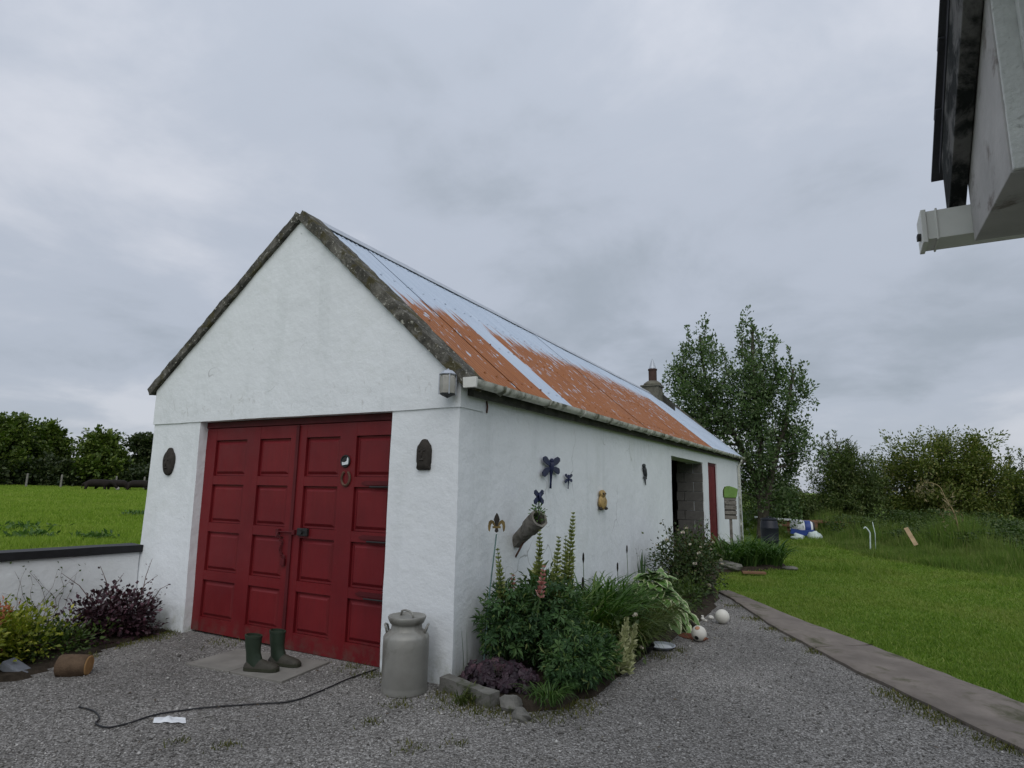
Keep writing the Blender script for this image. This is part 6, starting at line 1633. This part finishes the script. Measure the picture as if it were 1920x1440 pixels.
# cattle: one body each, grown with a skin
def cow(loc, rz, label, down, face):
    vs = [(0, 0, 0.98), (0.45, 0, 1.02), (0.85, 0, 1.04), (1.05, 0, 1.10), (1.30, 0, 1.22 if not down else 1.0), (1.55, 0, 1.18 if not down else 0.75), (1.75, 0, 1.02 if not down else 0.5),
          (-0.45, 0, 1.0), (-0.70, 0, 1.02), (-0.88, 0, 0.95), (-0.95, 0, 0.55)]
    es = [(0, 1), (1, 2), (2, 3), (3, 4), (4, 5), (5, 6), (0, 7), (7, 8), (8, 9), (9, 10)]
    rr = [0.36, 0.36, 0.32, 0.24, 0.15, 0.14, 0.09, 0.35, 0.28, 0.06, 0.025]
    for (bx, i0) in ((0.72, 2), (-0.62, 8)):
        for sy in (-1, 1):
            k = len(vs)
            vs += [(bx, 0.20*sy, 0.72), (bx+(0.03 if bx > 0 else -0.08), 0.20*sy, 0.40), (bx, 0.20*sy, 0.05)]; rr += [0.13, 0.075, 0.06]
            es += [(i0, k), (k, k+1), (k+1, k+2)]
    k = len(vs)
    for sy in (-1, 1): vs.append((1.50, 0.17*sy, 1.24 if not down else 0.80)); rr.append(0.035); es.append((5, len(vs)-1))
    me = bpy.data.meshes.new('cow'); me.from_pydata(vs, es, [])
    b = float(hgt(np.array([loc[0]]), np.array([loc[1]]))[0])
    root = thing('cow', label, 'cow', (loc[0], loc[1], b), 'dark cattle grazing at the far side of the field')
    Mx = Matrix.Translation((loc[0], loc[1], b-(0.42 if down else 0.05))) @ Matrix.Rotation(rz, 4, 'Z')
    o = put(bpy.data.objects.new('body', me), root, Mx)
    sk = o.modifiers.new('skin', 'SKIN'); sk.use_smooth_shade = True
    for i, v in enumerate(me.skin_vertices[0].data): v.radius = (rr[i], rr[i]); v.use_root = (i == 0)
    o.modifiers.new('sub', 'SUBSURF').levels = 1
    o.modifiers['sub'].render_levels = 1
    me.materials.append(M['cow'])
    if face:
        m_ = MB(); m_.blob((1.70, 0, 1.06 if not down else 0.56), (0.15, 0.11, 0.15), 10, 7); m_.build('white_face', M['cow_white'], root, True, Mx)
cow((-54.6, 25.9), R(60), 'dark cow furthest from the barn across the field', True, True)
cow((-54.1, 27.6), R(240), 'dark cow in the middle of the group across the field', True, False)
cow((-53.2, 28.7), R(55), 'dark cow nearest the barn across the field', True, True)

# dock clumps in the pasture
for i, (x, y, r_) in enumerate(((-15.0, 3.6, 0.5), (-13.6, 4.4, 0.4), (-17.5, 4.6, 0.55), (-12.4, 6.1, 0.35), (-21.0, 9.8, 0.5))):
    b = float(hgt(np.array([x]), np.array([y]))[0])
    n_ = 120; PP = np.stack([rng.normal(x, r_*0.6, n_), rng.normal(y, r_*0.6, n_), b+rng.uniform(0.03, 0.15, n_)], 1)
    o = thing('dock_clump', ('dark green dock clump left of centre in the pasture', 'dark green dock clump nearest the low wall', 'dark green dock clump farther out beside the leftmost one', 'small dark dock clump close to the barn edge', 'dark green dock clump far out in the pasture')[i], 'weed', (x, y, b), 'dock clumps in the pasture')
    stuff(leaf_cloud('leaves', PP, unit(n_)+[0, 0, 0.6], unit(n_)+[0, 0, 1], rng.uniform(0.10, 0.2, n_), 0.07, M['strap'], o))

# ================================================================== JUNK BEYOND THE LAWN
bx_, by_ = 0.98, 15.0
br = thing('water_barrel', 'dark blue plastic barrel standing on the lawn behind the barn end', 'barrel', (bx_, by_, 0))
Mx = Matrix.Translation((bx_, by_, 0))
m_ = MB(); m_.lathe([(0.0, 0.0), (0.22, 0.0), (0.235, 0.03), (0.24, 0.20), (0.247, 0.215), (0.247, 0.245), (0.242, 0.26), (0.245, 0.55), (0.252, 0.565), (0.252, 0.595), (0.244, 0.61), (0.235, 0.74), (0.205, 0.80)], 28, Mx); m_.build('drum', M['barrel'], br, smooth=True, auto=50)
m_ = MB(); m_.lathe([(0.210, 0.79), (0.225, 0.80), (0.225, 0.835), (0.205, 0.85), (0.12, 0.865), (0.0, 0.868)], 28, Mx); ld = m_.build('lid', M['barrel'], br, smooth=True, auto=50)
m_ = MB(); m_.tube([(bx_-0.08, by_, 0.862), (bx_-0.05, by_, 0.90), (bx_+0.05, by_, 0.90), (bx_+0.08, by_, 0.862)], 0.012, 6); m_.build('lid_handle', M['barrel'], ld)
# white drum with blue band, tipped over, and a pale sack
dr = thing('plastic_drum', 'white plastic drum with blue band lying in the rough grass', 'drum', (1.65, 19.3, 0.0))
Mx = Matrix.Translation((1.25, 19.4, 0.40)) @ Matrix.Rotation(R(12), 4, 'Z') @ Matrix.Rotation(R(90), 4, 'Y')
m_ = MB(); m_.lathe([(0.0, 0.0), (0.20, 0.0), (0.235, 0.03), (0.24, 0.60), (0.20, 0.68), (0.0, 0.68)], 22, Mx); m_.build('body', M['white_plastic'], dr, smooth=True, auto=50)
m_ = MB(); m_.lathe([(0.241, 0.42), (0.247, 0.43), (0.247, 0.60), (0.241, 0.61)], 22, Mx); m_.build('band', M['blue_plastic'], dr, smooth=True)
m_ = MB(); m_.lathe([(0.20, 0.68), (0.21, 0.69), (0.20, 0.74), (0.0, 0.74)], 22, Mx); m_.build('cap', M['black_iron'], dr)
m_ = MB(); m_.prism([(1.25, 0.20), (1.95, 0.14), (2.0, 0.36), (1.62, 0.33), (1.28, 0.38)], 19.02, 19.10, 'y'); tag(m_.build('blue_sheet', M['blue_plastic'], bevel=0.01), 'blue plastic sheet hanging in front of the white drum', 'plastic sheet')
m_ = MB(); m_.blob((1.98, 19.0, 0.15), (0.22, 0.16, 0.16), 14, 9, 0.55, 4.0); tag(m_.build('sack', M['sack'], smooth=True), 'pale crumpled sack in the grass right of the white drum', 'sack')
m_ = MB(); m_.blob((1.50, 18.95, 0.10), (0.20, 0.14, 0.12), 14, 9, 0.5, 6.0); tag(m_.build('sack', M['sack'], smooth=True), 'pale crumpled sack lying under the blue sheet', 'sack')
for i, (x, y, z, l, a, mt_) in enumerate(((0.75, 20.6, 0.62, 1.6, 0.05, 'white_plastic'), (1.3, 20.9, 0.55, 2.0, -0.04, 'plank_brown'), (0.85, 20.5, 0.42, 1.2, 0.1, 'plank_brown'), (2.4, 20.9, 0.55, 1.6, 0.0, 'plank_brown'))):
    m_ = MB(); m_.box(-l/2, l/2, -0.12, 0.12, -0.03, 0.03, Matrix.Translation((x, y, z)) @ Matrix.Rotation(a, 4, 'Y') @ Matrix.Rotation(0.25, 4, 'Z'))
    tag(m_.build('stacked_board', M[mt_], bevel=0.006), ('white board topmost behind the blue barrel', 'long brown board behind the white drum', 'short brown board below the white board', 'brown board at the right end behind the pale sack')[i], 'board', 'boards stacked beyond the lawn')
m_ = MB()
for x in (0.3, 1.1, 2.0, 2.9): m_.box(x-0.06, x+0.06, 20.6, 21.0, -0.02, 0.52)
tag(m_.build('board_trestles', M['plank_brown']), 'low timber bearers under the stacked boards', 'trestle')
m_ = MB(); m_.tube(smooth_path([(3.38, 15.9, 0.62), (3.42, 15.9, 0.66), (3.47, 15.9, 0.61), (3.52, 15.9, 0.51), (3.52, 15.9, 0.40), (3.5, 15.9, 0.0)], 4), 0.018, 8); tag(m_.build('bent_pipe', M['sack'], smooth=True), 'bent white plastic pipe sticking out of the rough grass', 'pipe')
m_ = MB(); m_.tube([(3.62, 15.7, 0.0), (3.64, 15.7, 0.5), (3.60, 15.7, 0.82)], [0.011, 0.010, 0.008], 7); tag(m_.build('white_stick', M['sack'], smooth=True), 'pale upright stick beside the bent white pipe', 'stick')
m_ = MB(); m_.box(-0.05, 0.05, -0.02, 0.02, 0, 0.46, Matrix.Translation((4.46, 14.3, 0.34)) @ Matrix.Rotation(-0.42, 4, 'Y')); tag(m_.build('leaning_board', M['plank_pale'], bevel=0.006), 'pale fresh board leaning in the rough grass', 'board')
ds_ = thing('dead_hogweed', 'dead dry hogweed stalk bent over in front of the rounded hedge tree', 'dead plant', (5.75, 17.4, 0))
m_ = MB(); m_.tube(smooth_path([(5.8, 17.4, 0.0), (5.75, 17.4, 0.95), (5.55, 17.4, 1.5), (5.42, 17.4, 1.85), (5.1, 17.4, 1.95), (4.9, 17.4, 1.75)], 4), [0.018]*9 + [0.013]*6 + [0.008]*6, 7); m_.build('stalk', M['dry_stalk'], ds_, smooth=True)
PP = np.concatenate([np.array([(5.05, 17.4, 1.80)])+rng.normal(0, 0.14, (90, 3)), np.array([(5.6, 17.4, 1.25)])+rng.normal(0, 0.2, (90, 3))*[0.6, 0.6, 1.6]])
stuff(leaf_cloud('dry_leaves', PP, unit(len(PP))-[0, 0, 0.5], unit(len(PP)), 0.13, 0.05, leaf('dry_leaf', (0.14, 0.12, 0.05), (0.24, 0.20, 0.10), (0.10, 0.13, 0.04), 0.2), ds_))
stone((7.45, 14.2, 0.55), (0.12, 0.10, 0.06), 'small white object in the weeds at the right picture edge', 3.3, 'white_plastic', name='white_stone')
